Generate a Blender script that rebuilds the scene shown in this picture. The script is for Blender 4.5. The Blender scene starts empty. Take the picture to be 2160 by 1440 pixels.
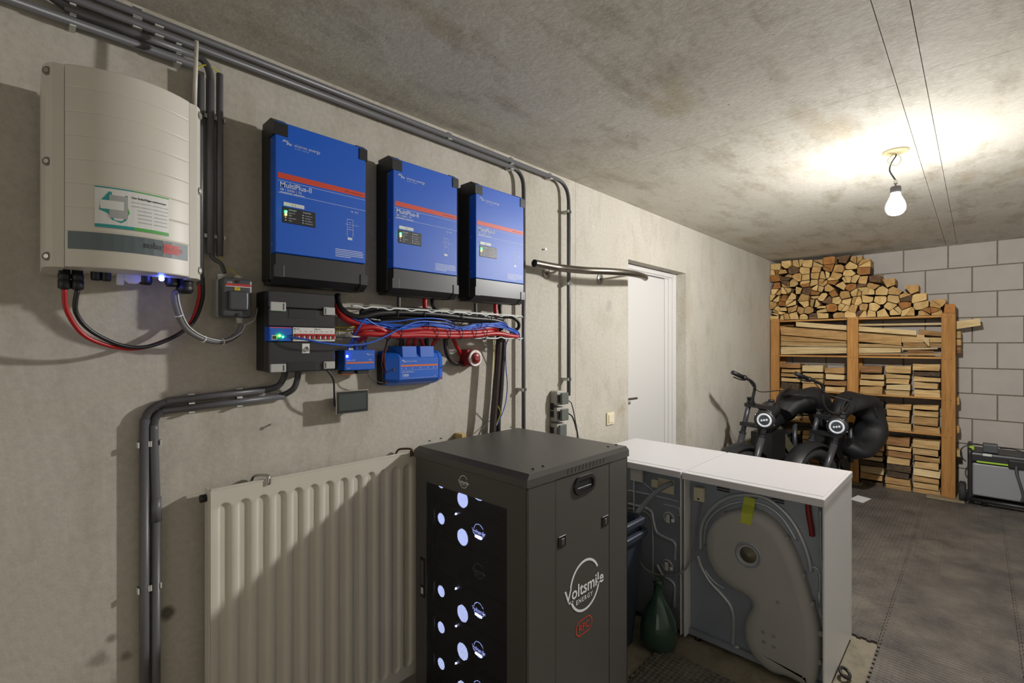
import bpy, bmesh, math, random
from mathutils import Vector, Matrix

# ------------------------------------------------------------------ camera, world, exposure
SC = bpy.context.scene
COL = SC.collection
F_PX, VPX, HOR = 1005.0, 2060.0, 726.0          # focal length, vanishing point of the long wall, horizon (2160x1440 frame)
CAM = Vector((0.0, -1.76, 1.49))                # 1.76 m from the long wall, 1.49 m above the floor
YAW = math.atan2(VPX - 1080, F_PX)              # angle between the view axis and the long wall
cam_d = bpy.data.cameras.new('camera'); cam = bpy.data.objects.new('camera', cam_d); COL.objects.link(cam)
cam.location = CAM; cam.rotation_euler = (math.pi/2, 0, YAW - math.pi/2)
cam_d.sensor_width = 36; cam_d.lens = 36 * F_PX / 2160
cam_d.shift_y = (HOR - 720) / 2160; cam_d.clip_start = 0.02
SC.camera = cam
SC.view_settings.view_transform = 'Standard'; SC.view_settings.look = 'None'
SC.view_settings.gamma = 1.0; SC.view_settings.use_curve_mapping = False
SC.view_settings.exposure = 0.0
world = bpy.data.worlds.new('world'); SC.world = world; world.use_nodes = True
world.node_tree.nodes['Background'].inputs[0].default_value = (1.0, 0.945, 0.84, 1)
world.node_tree.nodes['Background'].inputs[1].default_value = 0.78
BULB_POWER = 835.0                               # emission of the bare bulb (its mesh is the light)

cy = SC.cycles
cy.max_bounces = 7; cy.diffuse_bounces = 3; cy.glossy_bounces = 3; cy.transmission_bounces = 7; cy.transparent_max_bounces = 8
cy.use_adaptive_sampling = True; cy.adaptive_threshold = 0.05
cy.caustics_reflective = False; cy.caustics_refractive = False

# ------------------------------------------------------------------ survey helpers (photo pixel -> point on a known plane)
_c, _s = math.cos(YAW), math.sin(YAW)
FW, RT, UP = Vector((_c, _s, 0)), Vector((_s, -_c, 0)), Vector((0, 0, 1))
def ray(px, py): return FW + RT*((px-1080)/F_PX) + UP*((HOR-py)/F_PX)
def aty(px, py, y=0.0): d = ray(px, py); return CAM + d*((y-CAM.y)/d.y)
def atx(px, py, x): d = ray(px, py); return CAM + d*((x-CAM.x)/d.x)
def atz(px, py, z): d = ray(px, py); return CAM + d*((z-CAM.z)/d.z)

# ------------------------------------------------------------------ mesh helpers
def lin(c):
    r = []
    for v in c:
        v /= 255.0
        r.append(v/12.92 if v <= 0.04045 else ((v+0.055)/1.055)**2.4)
    return tuple(r)
def sp(pts, n=8, closed=False):
    P = [Vector(p) for p in pts]; out = []; m = len(P)
    if m < 3: return P
    for i in range(m if closed else m-1):
        if closed: a, b, c, d = P[(i-1) % m], P[i], P[(i+1) % m], P[(i+2) % m]
        else: a, b, c, d = P[max(i-1, 0)], P[i], P[i+1], P[min(i+2, m-1)]
        for k in range(n):
            t = k/n
            out.append(0.5*((2*b)+(c-a)*t+(2*a-5*b+4*c-d)*t*t+(3*b-a-3*c+d)*t**3))
    if not closed: out.append(P[-1])
    return out
class MB:
    def __init__(s): s.v = []; s.f = []; s.sm = []
    def add(s, vs, fs, sm=False):
        o = len(s.v); s.v += [Vector(v) for v in vs]; s.f += [tuple(i+o for i in f) for f in fs]; s.sm += [sm]*len(fs); return s
    def box(s, x0, x1, y0, y1, z0, z1):
        x0, x1 = sorted((x0, x1)); y0, y1 = sorted((y0, y1)); z0, z1 = sorted((z0, z1))
        return s.add([(x0,y0,z0),(x1,y0,z0),(x1,y1,z0),(x0,y1,z0),(x0,y0,z1),(x1,y0,z1),(x1,y1,z1),(x0,y1,z1)],
                     [(0,3,2,1),(4,5,6,7),(0,1,5,4),(1,2,6,5),(2,3,7,6),(3,0,4,7)])
    def bb(s, x0, x1, y0, y1, z0, z1, b=0.004, seg=2, sm=False):
        t = MB().box(x0, x1, y0, y1, z0, z1); bm = bmesh.new()
        vs = [bm.verts.new(v) for v in t.v]
        for f in t.f: bm.faces.new([vs[i] for i in f])
        bmesh.ops.bevel(bm, geom=list(bm.edges), offset=b, segments=seg, affect='EDGES', profile=0.5)
        bm.verts.index_update()
        s.add([v.co.copy() for v in bm.verts], [tuple(v.index for v in f.verts) for f in bm.faces], sm); bm.free(); return s
    def obox(s, c, ax, ay, az):               # oriented box: centre and three half-axis vectors
        c, ax, ay, az = map(Vector, (c, ax, ay, az)); vs = []
        for k in (-1, 1):
            for (i, j) in ((-1,-1),(1,-1),(1,1),(-1,1)): vs.append(c+ax*i+ay*j+az*k)
        return s.add(vs, [(0,3,2,1),(4,5,6,7),(0,1,5,4),(1,2,6,5),(2,3,7,6),(3,0,4,7)])
    def cyl(s, p0, p1, r0, r1=None, n=16, caps=True, sm=True):
        p0, p1 = Vector(p0), Vector(p1); r1 = r0 if r1 is None else r1
        d = (p1-p0).normalized(); a = d.orthogonal().normalized(); b = d.cross(a); o = len(s.v); vs = []
        for p, r in ((p0, r0), (p1, r1)):
            for i in range(n): t = 2*math.pi*i/n; vs.append(p+a*math.cos(t)*r+b*math.sin(t)*r)
        s.add(vs, [(i, (i+1) % n, n+(i+1) % n, n+i) for i in range(n)], sm)
        if caps:
            s.f += [tuple(o+i for i in reversed(range(n))), tuple(o+n+i for i in range(n))]; s.sm += [False, False]
        return s
    def tube(s, pts, r, n=8, closed=False, caps=True):
        P = [Vector(p) for p in pts]; m = len(P); rr = r if isinstance(r, (list, tuple)) else [r]*m
        T = []
        for i in range(m):
            a = P[(i-1) % m] if closed or i else P[0]; b = P[(i+1) % m] if closed or i < m-1 else P[-1]
            d = (b-a); T.append(d.normalized() if d.length > 1e-9 else Vector((0,0,1)))
        N = T[0].orthogonal().normalized(); vs = []; fs = []
        for i in range(m):
            if i: N = (N - T[i]*N.dot(T[i])); N = N.normalized() if N.length > 1e-6 else T[i].orthogonal().normalized()
            B = T[i].cross(N)
            for k in range(n): t = 2*math.pi*k/n; vs.append(P[i]+(N*math.cos(t)+B*math.sin(t))*rr[i])
        for i in range(m if closed else m-1):
            j = (i+1) % m
            for k in range(n): fs.append((i*n+k, i*n+(k+1) % n, j*n+(k+1) % n, j*n+k))
        o = len(s.v); s.add(vs, fs, True)
        if caps and not closed:
            s.f += [tuple(o+i for i in reversed(range(n))), tuple(o+(m-1)*n+i for i in range(n))]; s.sm += [False, False]
        return s
    def lathe(s, prof, org, axis=(0,0,1), n=24, sm=True):
        org = Vector(org); d = Vector(axis).normalized(); a = d.orthogonal().normalized(); b = d.cross(a); vs = []; fs = []
        m = len(prof)
        for r, h in prof:
            for i in range(n): t = 2*math.pi*i/n; vs.append(org+d*h+a*math.cos(t)*max(r, 1e-5)+b*math.sin(t)*max(r, 1e-5))
        for j in range(m-1):
            for i in range(n): fs.append((j*n+i, j*n+(i+1) % n, (j+1)*n+(i+1) % n, (j+1)*n+i))
        return s.add(vs, fs, sm)
    def sphere(s, c, r, n=12, m=8, sc=(1,1,1)):
        vs = []; fs = []; c = Vector(c)
        for j in range(m+1):
            ph = math.pi*j/m
            for i in range(n):
                t = 2*math.pi*i/n
                vs.append(c+Vector((sc[0]*r*math.sin(ph)*math.cos(t), sc[1]*r*math.sin(ph)*math.sin(t), -sc[2]*r*math.cos(ph))))
        for j in range(m):
            for i in range(n): fs.append((j*n+i, j*n+(i+1) % n, (j+1)*n+(i+1) % n, (j+1)*n+i))
        return s.add(vs, fs, True)
    def prism(s, poly, org, ux, uy, d, sm=False, cap0=True):  # polygon (u,v) placed at org in ux/uy, extruded by vector d
        org, ux, uy, d = map(Vector, (org, ux, uy, d)); n = len(poly); o = len(s.v)
        vs = [org+ux*u+uy*v for u, v in poly]; vs += [v+d for v in vs]
        s.add(vs, [(i, (i+1) % n, n+(i+1) % n, n+i) for i in range(n)], sm)
        s.f += [tuple(o+n+i for i in range(n))]; s.sm += [False]
        if cap0: s.f += [tuple(o+i for i in reversed(range(n)))]; s.sm += [False]
        return s
    def grid(s, rows, sm=True, closed=False):  # rows of equal-length point lists
        m = len(rows); n = len(rows[0]); vs = [p for r in rows for p in r]; fs = []
        for j in range(m-1):
            for i in range(n if closed else n-1): k = (i+1) % n; fs.append((j*n+i, j*n+k, (j+1)*n+k, (j+1)*n+i))
        return s.add(vs, fs, sm)
    def text(s, t, org, ux, uy, size, lift=None, align='LEFT', shear=0.0, bold=0.0, spacing=1.0):
        cu = bpy.data.curves.new('lettering', 'FONT'); cu.body = t; cu.size = size; cu.align_x = align; cu.resolution_u = 2
        cu.shear = shear; cu.offset = bold; cu.space_character = spacing
        ob = bpy.data.objects.new('lettering', cu); me = bpy.data.meshes.new_from_object(ob)
        org, ux, uy = map(Vector, (org, ux, uy)); nrm = ux.cross(uy)*(0.0006 if lift is None else lift)
        s.add([org+ux*v.co.x+uy*v.co.y+nrm for v in me.vertices], [tuple(p.vertices) for p in me.polygons])
        bpy.data.objects.remove(ob); bpy.data.meshes.remove(me); bpy.data.curves.remove(cu); return s
    def ring(s, c, ux, uy, r0, r1, a0=0, a1=360, n=32, lift=0.0006):
        c, ux, uy = map(Vector, (c, ux, uy)); c = c+ux.cross(uy)*lift; vs = []; fs = []
        for i in range(n+1):
            t = math.radians(a0+(a1-a0)*i/n); d = ux*math.cos(t)+uy*math.sin(t); vs += [c+d*r0, c+d*r1]
        for i in range(n): fs.append((2*i, 2*i+1, 2*i+3, 2*i+2))
        return s.add(vs, fs)
    def rect(s, org, ux, uy, w, h, lift=0.0006):
        org, ux, uy = map(Vector, (org, ux, uy)); org = org+ux.cross(uy)*lift
        return s.add([org, org+ux*w, org+ux*w+uy*h, org+uy*h], [(0,1,2,3)])
def mesh(mb, name, base=(0,0,0)):
    me = bpy.data.meshes.new(name); b = Vector(base)
    me.from_pydata([v-b for v in mb.v], [], mb.f); me.polygons.foreach_set('use_smooth', mb.sm); me.update()
    bm = bmesh.new(); bm.from_mesh(me); bmesh.ops.recalc_face_normals(bm, faces=list(bm.faces)) if mb.__dict__.get('fix') else None
    if mb.__dict__.get('fix'): bm.to_mesh(me)
    bm.free(); return me
BASE = {}
def thing(name, label, cat, loc=(0,0,0), group=None):
    o = bpy.data.objects.new(name, None); COL.objects.link(o); o.location = loc; o.empty_display_size = 0.05
    o['label'] = label; o['category'] = cat; BASE[o.name] = Vector(loc)
    if group: o['group'] = group
    return o
def part(mb, name, mat, parent, label=None):
    base = BASE[parent.name]; o = bpy.data.objects.new(name, mesh(mb, name, base)); o.data.materials.append(mat)
    COL.objects.link(o); o.parent = parent; BASE[o.name] = base
    if label: o['label'] = label
    return o
def single(mb, name, mat, label, cat, group=None, base=None):
    if base is None:
        xs = [v.x for v in mb.v]; ys = [v.y for v in mb.v]; zs = [v.z for v in mb.v]
        base = ((min(xs)+max(xs))/2, (min(ys)+max(ys))/2, min(zs))
    o = bpy.data.objects.new(name, mesh(mb, name, base)); o.data.materials.append(mat); COL.objects.link(o); o.location = base
    o['label'] = label; o['category'] = cat; BASE[o.name] = Vector(base)
    if group: o['group'] = group
    return o
def struct(mb, name, mat, label=None, cat=None):
    o = bpy.data.objects.new(name, mesh(mb, name)); o.data.materials.append(mat); COL.objects.link(o); BASE[o.name] = Vector((0,0,0))
    o['kind'] = 'structure'
    if label: o['label'] = label
    if cat: o['category'] = cat
    return o
def dup(root, loc, label, group=None):
    r = root.copy(); COL.objects.link(r); r.location = loc; r['label'] = label
    if group: r['group'] = group
    BASE[r.name] = Vector(loc)
    for ch in root.children:
        c = ch.copy(); COL.objects.link(c); c.parent = r
        for g in ch.children:
            d = g.copy(); COL.objects.link(d); d.parent = c
    return r
XR, ZU, YL = Vector((1,0,0)), Vector((0,0,1)), Vector((0,-1,0))   # reading directions on the wall (right, up) and on faces towards -x

# ------------------------------------------------------------------ materials
def nn(nt, t, **k):
    n = nt.nodes.new(t)
    for a, v in k.items(): setattr(n, a, v)
    return n
def M(name, col, rough=0.5, metal=0.0, var=0.0, vscale=8.0, bump=0.0, bscale=60.0, spec=0.5, emit=None, estr=0.0, coat=0.0, world=False, stretch=None):
    m = bpy.data.materials.new(name); m.use_nodes = True; nt = m.node_tree; p = nt.nodes['Principled BSDF']
    c = lin(col) if max(col) > 1.0 else col
    p.inputs['Base Color'].default_value = (*c, 1); p.inputs['Roughness'].default_value = rough
    p.inputs['Metallic'].default_value = metal; p.inputs['Specular IOR Level'].default_value = spec
    p.inputs['Coat Weight'].default_value = coat
    if emit: p.inputs['Emission Color'].default_value = (*lin(emit), 1); p.inputs['Emission Strength'].default_value = estr
    if var or bump:
        tc = nn(nt, 'ShaderNodeNewGeometry') if world else nn(nt, 'ShaderNodeTexCoord'); out = tc.outputs['Position'] if world else tc.outputs['Object']
        if stretch:
            mp = nn(nt, 'ShaderNodeMapping'); mp.inputs['Scale'].default_value = stretch; nt.links.new(out, mp.inputs['Vector']); out = mp.outputs[0]
        if var:
            n = nn(nt, 'ShaderNodeTexNoise'); n.inputs['Scale'].default_value = vscale; n.inputs['Detail'].default_value = 6; nt.links.new(out, n.inputs['Vector'])
            r = nn(nt, 'ShaderNodeValToRGB'); r.color_ramp.elements[0].position = 0.3; r.color_ramp.elements[1].position = 0.7
            r.color_ramp.elements[0].color = (*[v*(1-var) for v in c], 1); r.color_ramp.elements[1].color = (*[min(1, v*(1+var)) for v in c], 1)
            nt.links.new(n.outputs['Fac'], r.inputs['Fac']); nt.links.new(r.outputs[0], p.inputs['Base Color'])
        if bump:
            n2 = nn(nt, 'ShaderNodeTexNoise'); n2.inputs['Scale'].default_value = bscale; n2.inputs['Detail'].default_value = 4; nt.links.new(out, n2.inputs['Vector'])
            b = nn(nt, 'ShaderNodeBump'); b.inputs['Strength'].default_value = bump; b.inputs['Distance'].default_value = 0.01
            nt.links.new(n2.outputs['Fac'], b.inputs['Height']); nt.links.new(b.outputs[0], p.inputs['Normal'])
    return m
def concrete(name, c_light, c_mid, c_dark, stain, pits=0.5, scale=1.0, rough=0.85, stretch=None, smudges=()):
    m = bpy.data.materials.new(name); m.use_nodes = True; nt = m.node_tree; p = nt.nodes['Principled BSDF']; L = nt.links.new
    g = nn(nt, 'ShaderNodeNewGeometry'); pos = g.outputs['Position']
    str_ = pos
    if stretch:
        mp = nn(nt, 'ShaderNodeMapping'); mp.inputs['Scale'].default_value = stretch; L(pos, mp.inputs['Vector']); str_ = mp.outputs[0]
    def noise(s, d=4, r=0.6, v=None):
        n = nn(nt, 'ShaderNodeTexNoise'); n.inputs['Scale'].default_value = s*scale; n.inputs['Detail'].default_value = d; n.inputs['Roughness'].default_value = r
        L(v or pos, n.inputs['Vector']); return n.outputs['Fac']
    def ramp(f, a, b, ca=(0,0,0), cb=(1,1,1)):
        r = nn(nt, 'ShaderNodeValToRGB'); r.color_ramp.elements[0].position = a; r.color_ramp.elements[1].position = b
        r.color_ramp.elements[0].color = (*ca, 1); r.color_ramp.elements[1].color = (*cb, 1); L(f, r.inputs['Fac']); return r.outputs[0]
    def mix(f, a, b, mode='MIX'):
        x = nn(nt, 'ShaderNodeMix', data_type='RGBA', blend_type=mode)
        if isinstance(f, float): x.inputs[0].default_value = f
        else: L(f, x.inputs[0])
        for s, v in ((6, a), (7, b)):
            if isinstance(v, tuple): x.inputs[s].default_value = (*v, 1)
            else: L(v, x.inputs[s])
        return x.outputs[2]
    base = mix(ramp(noise(1.3, 5), 0.35, 0.68), lin(c_light), lin(c_mid))
    base = mix(ramp(noise(5.0, 5, 0.7, str_), 0.5, 0.78), base, lin(c_dark))
    base = mix(ramp(noise(2.1, 4, 0.55, str_), 0.60, 0.78), base, lin(stain))
    fine = ramp(noise(55, 4), 0.3, 0.7, (0.90,)*3, (1.06,)*3); base = mix(1.0, base, fine, 'MULTIPLY')
    v = nn(nt, 'ShaderNodeTexVoronoi'); v.inputs['Scale'].default_value = 11; v.inputs['Randomness'].default_value = 1.0
    ds = nn(nt, 'ShaderNodeVectorMath', operation='ADD'); nz = nn(nt, 'ShaderNodeTexNoise'); nz.inputs['Scale'].default_value = 40
    sc = nn(nt, 'ShaderNodeVectorMath', operation='SCALE'); sc.inputs['Scale'].default_value = 0.02
    L(pos, nz.inputs['Vector']); L(nz.outputs['Color'], sc.inputs[0]); L(pos, ds.inputs[0]); L(sc.outputs[0], ds.inputs[1]); L(ds.outputs[0], v.inputs['Vector'])
    sel = ramp(v.outputs['Color'], 0.62, 0.66); pit0 = ramp(v.outputs['Distance'], 0.035, 0.075, (1,1,1), (0,0,0))
    pit = mix(1.0, pit0, sel, 'MULTIPLY'); pk = nn(nt, 'ShaderNodeMath', operation='MULTIPLY'); pk.inputs[1].default_value = pits; L(pit, pk.inputs[0])
    base = mix(pk.outputs[0], base, lin((52, 46, 36)))
    sm_n = noise(22/scale, 3) if smudges else None
    for (c, r_, colr, amt) in smudges:                                 # dirt marks with a place and ragged outline of their own
        dn = nn(nt, 'ShaderNodeVectorMath', operation='DISTANCE'); L(pos, dn.inputs[0]); dn.inputs[1].default_value = c
        a1 = nn(nt, 'ShaderNodeMath', operation='MULTIPLY_ADD'); a1.inputs[1].default_value = r_*1.6; L(sm_n, a1.inputs[0]); L(dn.outputs['Value'], a1.inputs[2])
        rr_ = nn(nt, 'ShaderNodeMapRange'); rr_.inputs['From Min'].default_value = r_*1.1; rr_.inputs['From Max'].default_value = r_*1.75; rr_.inputs['To Min'].default_value = amt; rr_.inputs['To Max'].default_value = 0.0
        L(a1.outputs[0], rr_.inputs['Value']); base = mix(rr_.outputs[0], base, lin(colr))
    L(base, p.inputs['Base Color']); p.inputs['Roughness'].default_value = rough; p.inputs['Specular IOR Level'].default_value = 0.3
    hs = nn(nt, 'ShaderNodeMath', operation='SUBTRACT'); L(noise(14, 4, 0.65), hs.inputs[0]); L(pk.outputs[0], hs.inputs[1])
    b = nn(nt, 'ShaderNodeBump'); b.inputs['Strength'].default_value = 0.25; b.inputs['Distance'].default_value = 0.012
    L(hs.outputs[0], b.inputs['Height']); L(b.outputs[0], p.inputs['Normal'])
    return m
def rubber(name):
    m = M(name, (66, 63, 60), 0.55, spec=0.45); nt = m.node_tree; p = nt.nodes['Principled BSDF']; L = nt.links.new
    g = nn(nt, 'ShaderNodeNewGeometry'); mp = nn(nt, 'ShaderNodeMapping'); mp.inputs['Rotation'].default_value = (0, 0, math.pi/4); L(g.outputs['Position'], mp.inputs['Vector'])
    sx = nn(nt, 'ShaderNodeSeparateXYZ'); L(mp.outputs[0], sx.inputs[0]); w = []
    for ax, k in (('X', 190.0), ('Y', 190.0)):
        a = nn(nt, 'ShaderNodeMath', operation='MULTIPLY'); a.inputs[1].default_value = k; L(sx.outputs[ax], a.inputs[0])
        b = nn(nt, 'ShaderNodeMath', operation='SINE'); L(a.outputs[0], b.inputs[0]); w.append(b.outputs[0])
    pr = nn(nt, 'ShaderNodeMath', operation='MULTIPLY'); L(w[0], pr.inputs[0]); L(w[1], pr.inputs[1])
    bp = nn(nt, 'ShaderNodeBump'); bp.inputs['Strength'].default_value = 0.55; bp.inputs['Distance'].default_value = 0.004
    L(pr.outputs[0], bp.inputs['Height']); L(bp.outputs[0], p.inputs['Normal'])
    n = nn(nt, 'ShaderNodeTexNoise'); n.inputs['Scale'].default_value = 3.5; n.inputs['Detail'].default_value = 8; n.inputs['Roughness'].default_value = 0.7; L(g.outputs['Position'], n.inputs['Vector'])
    r = nn(nt, 'ShaderNodeValToRGB'); r.color_ramp.elements[0].position = 0.35; r.color_ramp.elements[1].position = 0.72
    r.color_ramp.elements[0].color = (*lin((72, 69, 66)), 1); r.color_ramp.elements[1].color = (*lin((116, 109, 100)), 1)
    L(n.outputs['Fac'], r.inputs['Fac']); L(r.outputs[0], p.inputs['Base Color'])
    return m
m_wall = concrete('wall_concrete', (190,185,175), (181,175,163), (164,157,143), (170,162,144), 0.75, stretch=(1, 1, 0.45), smudges=(
    (aty(355,1293), 0.030, (70,62,48), 0.8), (aty(264,1384), 0.022, (80,72,58), 0.6), (aty(208,1390), 0.030, (92,84,68), 0.5), (aty(235,1345), 0.016, (80,72,58), 0.6),
    (aty(1284,645), 0.045, (150,148,142), 0.6), (aty(1277,811), 0.035, (158,154,146), 0.5), (aty(1312,862), 0.07, (140,124,92), 0.45), (aty(1180,640), 0.02, (150,142,126), 0.4)))
m_ceil = concrete('ceiling_concrete', (206,201,190), (192,186,173), (158,149,131), (168,150,116), 0.5, 0.9, stretch=(0.6, 1.5, 1))
m_floor = concrete('floor_concrete', (142,134,116), (122,114,98), (98,90,76), (110,100,82), 0.6, 2.0)
m_block = M('calcium_silicate_block', (162,155,148), 0.85, var=0.05, vscale=5, bump=0.12, bscale=90, world=True)
m_mortar = M('mortar', (112,104,86), 0.95, var=0.15, vscale=30, bump=0.4, bscale=120, world=True)
m_rubber = rubber('rubber_flooring')
m_white = M('white_enamel', (226,226,226), 0.32)
m_whitewall = M('white_paint', (206,202,195), 0.7, var=0.03)
m_wframe = M('white_door_paint', (204,202,200), 0.38)
m_pvc = M('grey_pvc_conduit', (92,92,95), 0.42, var=0.05, vscale=5)
m_flex = M('dark_flexible_conduit', (66,66,68), 0.5)
m_clip = M('light_grey_clip', (196,196,190), 0.5)
m_black = M('black_plastic', (24,24,25), 0.45)
m_blackpc = M('black_powder_coat', (44,43,42), 0.42, bump=0.08, bscale=900)
m_darkgrey = M('dark_grey_plastic', (66,68,72), 0.45)
m_chrome = M('zinc_plated_steel', (190,188,182), 0.28, 1.0)
m_steel = M('brushed_steel', (150,146,138), 0.34, 1.0)
m_red = M('red_cable_rubber', (170,26,30), 0.38)
m_bcable = M('black_cable_rubber', (26,25,26), 0.4)
m_blue = M('blue_cable', (36,92,200), 0.38)
m_yellow = M('yellow_green_wire', (196,184,40), 0.45)
m_grcable = M('grey_cable', (112,112,114), 0.45)
m_paper = M('white_print', (232,232,230), 0.5)
m_wtext = M('white_lettering', (232,235,238), 0.5)
m_ink = M('dark_print', (38,40,42), 0.55)
# ------------------------------------------------------------------ the room
ZC, XB = 2.483, 6.52            # ceiling height, back wall
X0, Y1 = -2.6, -3.5             # how far the room runs behind the camera and to the open side
SEAM_X = 2.362
# long concrete wall with the door opening (two cast panels with a hairline joint, lintel above the door)
DX0, DX1, DZ = 2.979, 3.912, 2.09
wl = MB()
wl.box(X0, SEAM_X-0.001, 0, 0.2, -0.02, ZC+0.02).box(SEAM_X+0.001, DX0, 0, 0.2, -0.02, ZC+0.02).box(DX0, DX1, 0, 0.2, DZ, ZC+0.02).box(DX1, XB+0.2, 0, 0.2, -0.02, ZC+0.02)
wall_left = struct(wl, 'wall_left', m_wall)
struct(MB().box(X0, XB+0.2, Y1-0.1, Y1, -0.02, ZC+0.02), 'wall_right', m_whitewall)
# back wall of large blocks: mortar bed with every block proud of it
wall_back = struct(MB().box(XB+0.006, XB+0.2, Y1, 0.0, -0.02, ZC+0.02), 'wall_back', m_mortar)
rnd = random.Random(4)
BW, BH, J = 0.349, 0.2495, 0.009
full = mesh(MB().bb(0, 0.012, -BW/2+J/2, BW/2-J/2, -BH/2+J/2, BH/2-J/2, 0.003, 1), 'block'); full.materials.append(m_block)
for r in range(11):
    zt = 2.252 + BH - r*BH; zb = zt - BH
    if r == 0: zt = ZC + 0.005
    off = -1.205 if r % 2 == 0 else -1.380
    k = 3
    while off + k*BW > 0: k -= 1
    y = off + (k+1)*BW; ys = []
    while y > Y1: ys.append((y, y-BW)); y -= BW
    for ya, yb in ys:
        if ya > 0: ya = 0
        if yb < Y1: yb = Y1
        if zb < 0: zb = 0.0
        if ya-yb < 0.03 or zt-zb < 0.03: continue
        if abs((ya-yb)-BW) < 1e-4 and abs((zt-zb)-BH) < 1e-4: me = full
        else:
            w, h = ya-yb, zt-zb
            me = mesh(MB().bb(0, 0.012, -w/2+J/2, w/2-J/2, -h/2+J/2, h/2-J/2, 0.003, 1), 'block'); me.materials.append(m_block)
        o = bpy.data.objects.new('block', me); COL.objects.link(o); o.parent = wall_back
        o.location = (XB-0.006+rnd.uniform(-0.0015, 0.0015), (ya+yb)/2, (zt+zb)/2)
# ceiling: cast slabs with open joints below a backing slab
ceiling = struct(MB().box(X0, XB+0.2, Y1, 0.2, ZC+0.02, ZC+0.2), 'ceiling', m_ceil)
cx, cy1, cy2, g = 2.332, -1.541, -1.622, 0.0011
for (xa, xb) in ((X0, cx-g*0.6), (cx+g*0.6, XB+0.1)):
    for (ya, yb) in ((0.0, cy1+g), (cy1-g, cy2+g), (cy2-g, Y1)):
        o = bpy.data.objects.new('ceiling_slab', mesh(MB().box(xa, xb, ya, yb, ZC, ZC+0.02), 'ceiling_slab')); o.data.materials.append(m_ceil)
        COL.objects.link(o); o.parent = ceiling
# floor: bare concrete with interlocking rubber tiles
floor = struct(MB().box(X0, XB+0.1, Y1, 0.2, -0.1, 0.0), 'floor', m_floor)
TS, NT, TD = 0.5, 12, 0.011
def tooth(n=NT, a=TS, d=TD):
    pts = []; p = a/n
    for i in range(n):
        s0 = i*p; pts += [(s0, -d/2), (s0+0.22*p, -d/2), (s0+0.14*p, d/2), (s0+0.86*p, d/2), (s0+0.78*p, -d/2)]
    return pts
tw = tooth(); gap = 0.0012; poly = []
poly += [(u, v+gap) for u, v in tw]
poly += [(TS-gap+v, u) for u, v in tw]
poly += [(TS-u, TS-gap+v) for u, v in reversed([(TS-a, b) for a, b in tw])] if False else [(u, TS-gap+v) for u, v in reversed(tw)]
poly += [(gap+v, u) for u, v in reversed(tw)]
clean = [poly[0]]
for q in poly[1:]:
    if (q[0]-clean[-1][0])**2+(q[1]-clean[-1][1])**2 > 1e-8: clean.append(q)
tile_me = mesh(MB().prism(clean, (0,0,0), (1,0,0), (0,1,0), (0,0,0.012)), 'rubber_tile'); tile_me.materials.append(m_rubber)
def tile(x, y):
    o = bpy.data.objects.new('rubber_tile', tile_me); COL.objects.link(o); o.parent = floor; o.location = (x, y, 0.0)
for i in range(-3, 7):
    for j in range(1, 5):
        tile(2.955+i*TS, -1.415-j*TS)
for i in range(0, 7):
    for j in range(0, 2): tile(2.955+i*TS, -1.415+j*TS)
for (i, j) in ((0, 0), (0, 1), (1, 0)): tile(1.672-0.5*i, -1.155-0.5*j) if j == 0 else None
# door: white leaf and rebated frame deep in the opening
door = struct(MB().bb(DX0-0.02, 3.745, 0.112, 0.15, 0.01, 2.035, 0.003, 1), 'door_1', m_wframe)
door['label'] = 'white flush door in a deep opening of the concrete wall'; door['category'] = 'door'
fr = MB()
fr.bb(3.848, DX1, 0.085, 0.19, 0.0, DZ, 0.004).bb(DX0, 3.86, 0.085, 0.19, 2.052, DZ-0.004, 0.004)
fr.bb(3.80, 3.855, 0.097, 0.19, 0.0, 2.07, 0.003).bb(DX0, 3.81, 0.097, 0.19, 2.04, 2.07, 0.003)
fr.bb(3.748, 3.805, 0.108, 0.19, 0.0, 2.05, 0.003)
part(fr, 'door_frame', m_wframe, door)
part(MB().box(DX0, DX1, 0.19, 0.2, 0, DZ), 'door_back', m_wframe, door)
h = part(MB().tube(sp([(3.05,0.112,1.09),(3.05,0.07,1.09),(3.075,0.058,1.09),(3.20,0.058,1.088)], 5), 0.009, 10), 'door_handle', m_steel, door, 'grey steel lever handle')
# ------------------------------------------------------------------ the bare bulb on its flex
BX, BY = 3.131, -1.462
bulb_t = thing('light_bulb', 'lit bare bulb hanging from the ceiling on a short flex', 'light bulb', (BX, BY, ZC))
p0 = Vector((BX+0.015, BY, ZC)); fl = sp([p0, p0+Vector((0,0.0,-0.02)), (BX-0.012, BY+0.016, ZC-0.06), (BX-0.022, BY+0.022, ZC-0.10), (BX-0.008, BY+0.006, ZC-0.138), (BX, BY, ZC-0.15)], 6)
m_lamp = bpy.data.materials.new('lit_bulb_glass'); m_lamp.use_nodes = True; nt = m_lamp.node_tree; nt.nodes.clear()
e = nn(nt, 'ShaderNodeEmission'); lf = nn(nt, 'ShaderNodeLightFalloff'); lf.inputs['Strength'].default_value = BULB_POWER; lf.inputs['Smooth'].default_value = 0.0
e.inputs['Color'].default_value = (1.0, 0.985, 0.955, 1); nt.links.new(lf.outputs['Linear'], e.inputs['Strength'])
o_ = nn(nt, 'ShaderNodeOutputMaterial'); nt.links.new(e.outputs[0], o_.inputs['Surface'])
part(MB().lathe([(0.056,0.0),(0.056,-0.005),(0.045,-0.010),(0.018,-0.012),(0.001,-0.012)], (BX, BY, ZC), n=20), 'ceiling_rose', M('cream_plastic', (206,190,150), 0.6), bulb_t)
part(MB().tube(fl, 0.0035, 8), 'flex', m_darkgrey, bulb_t)
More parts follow.
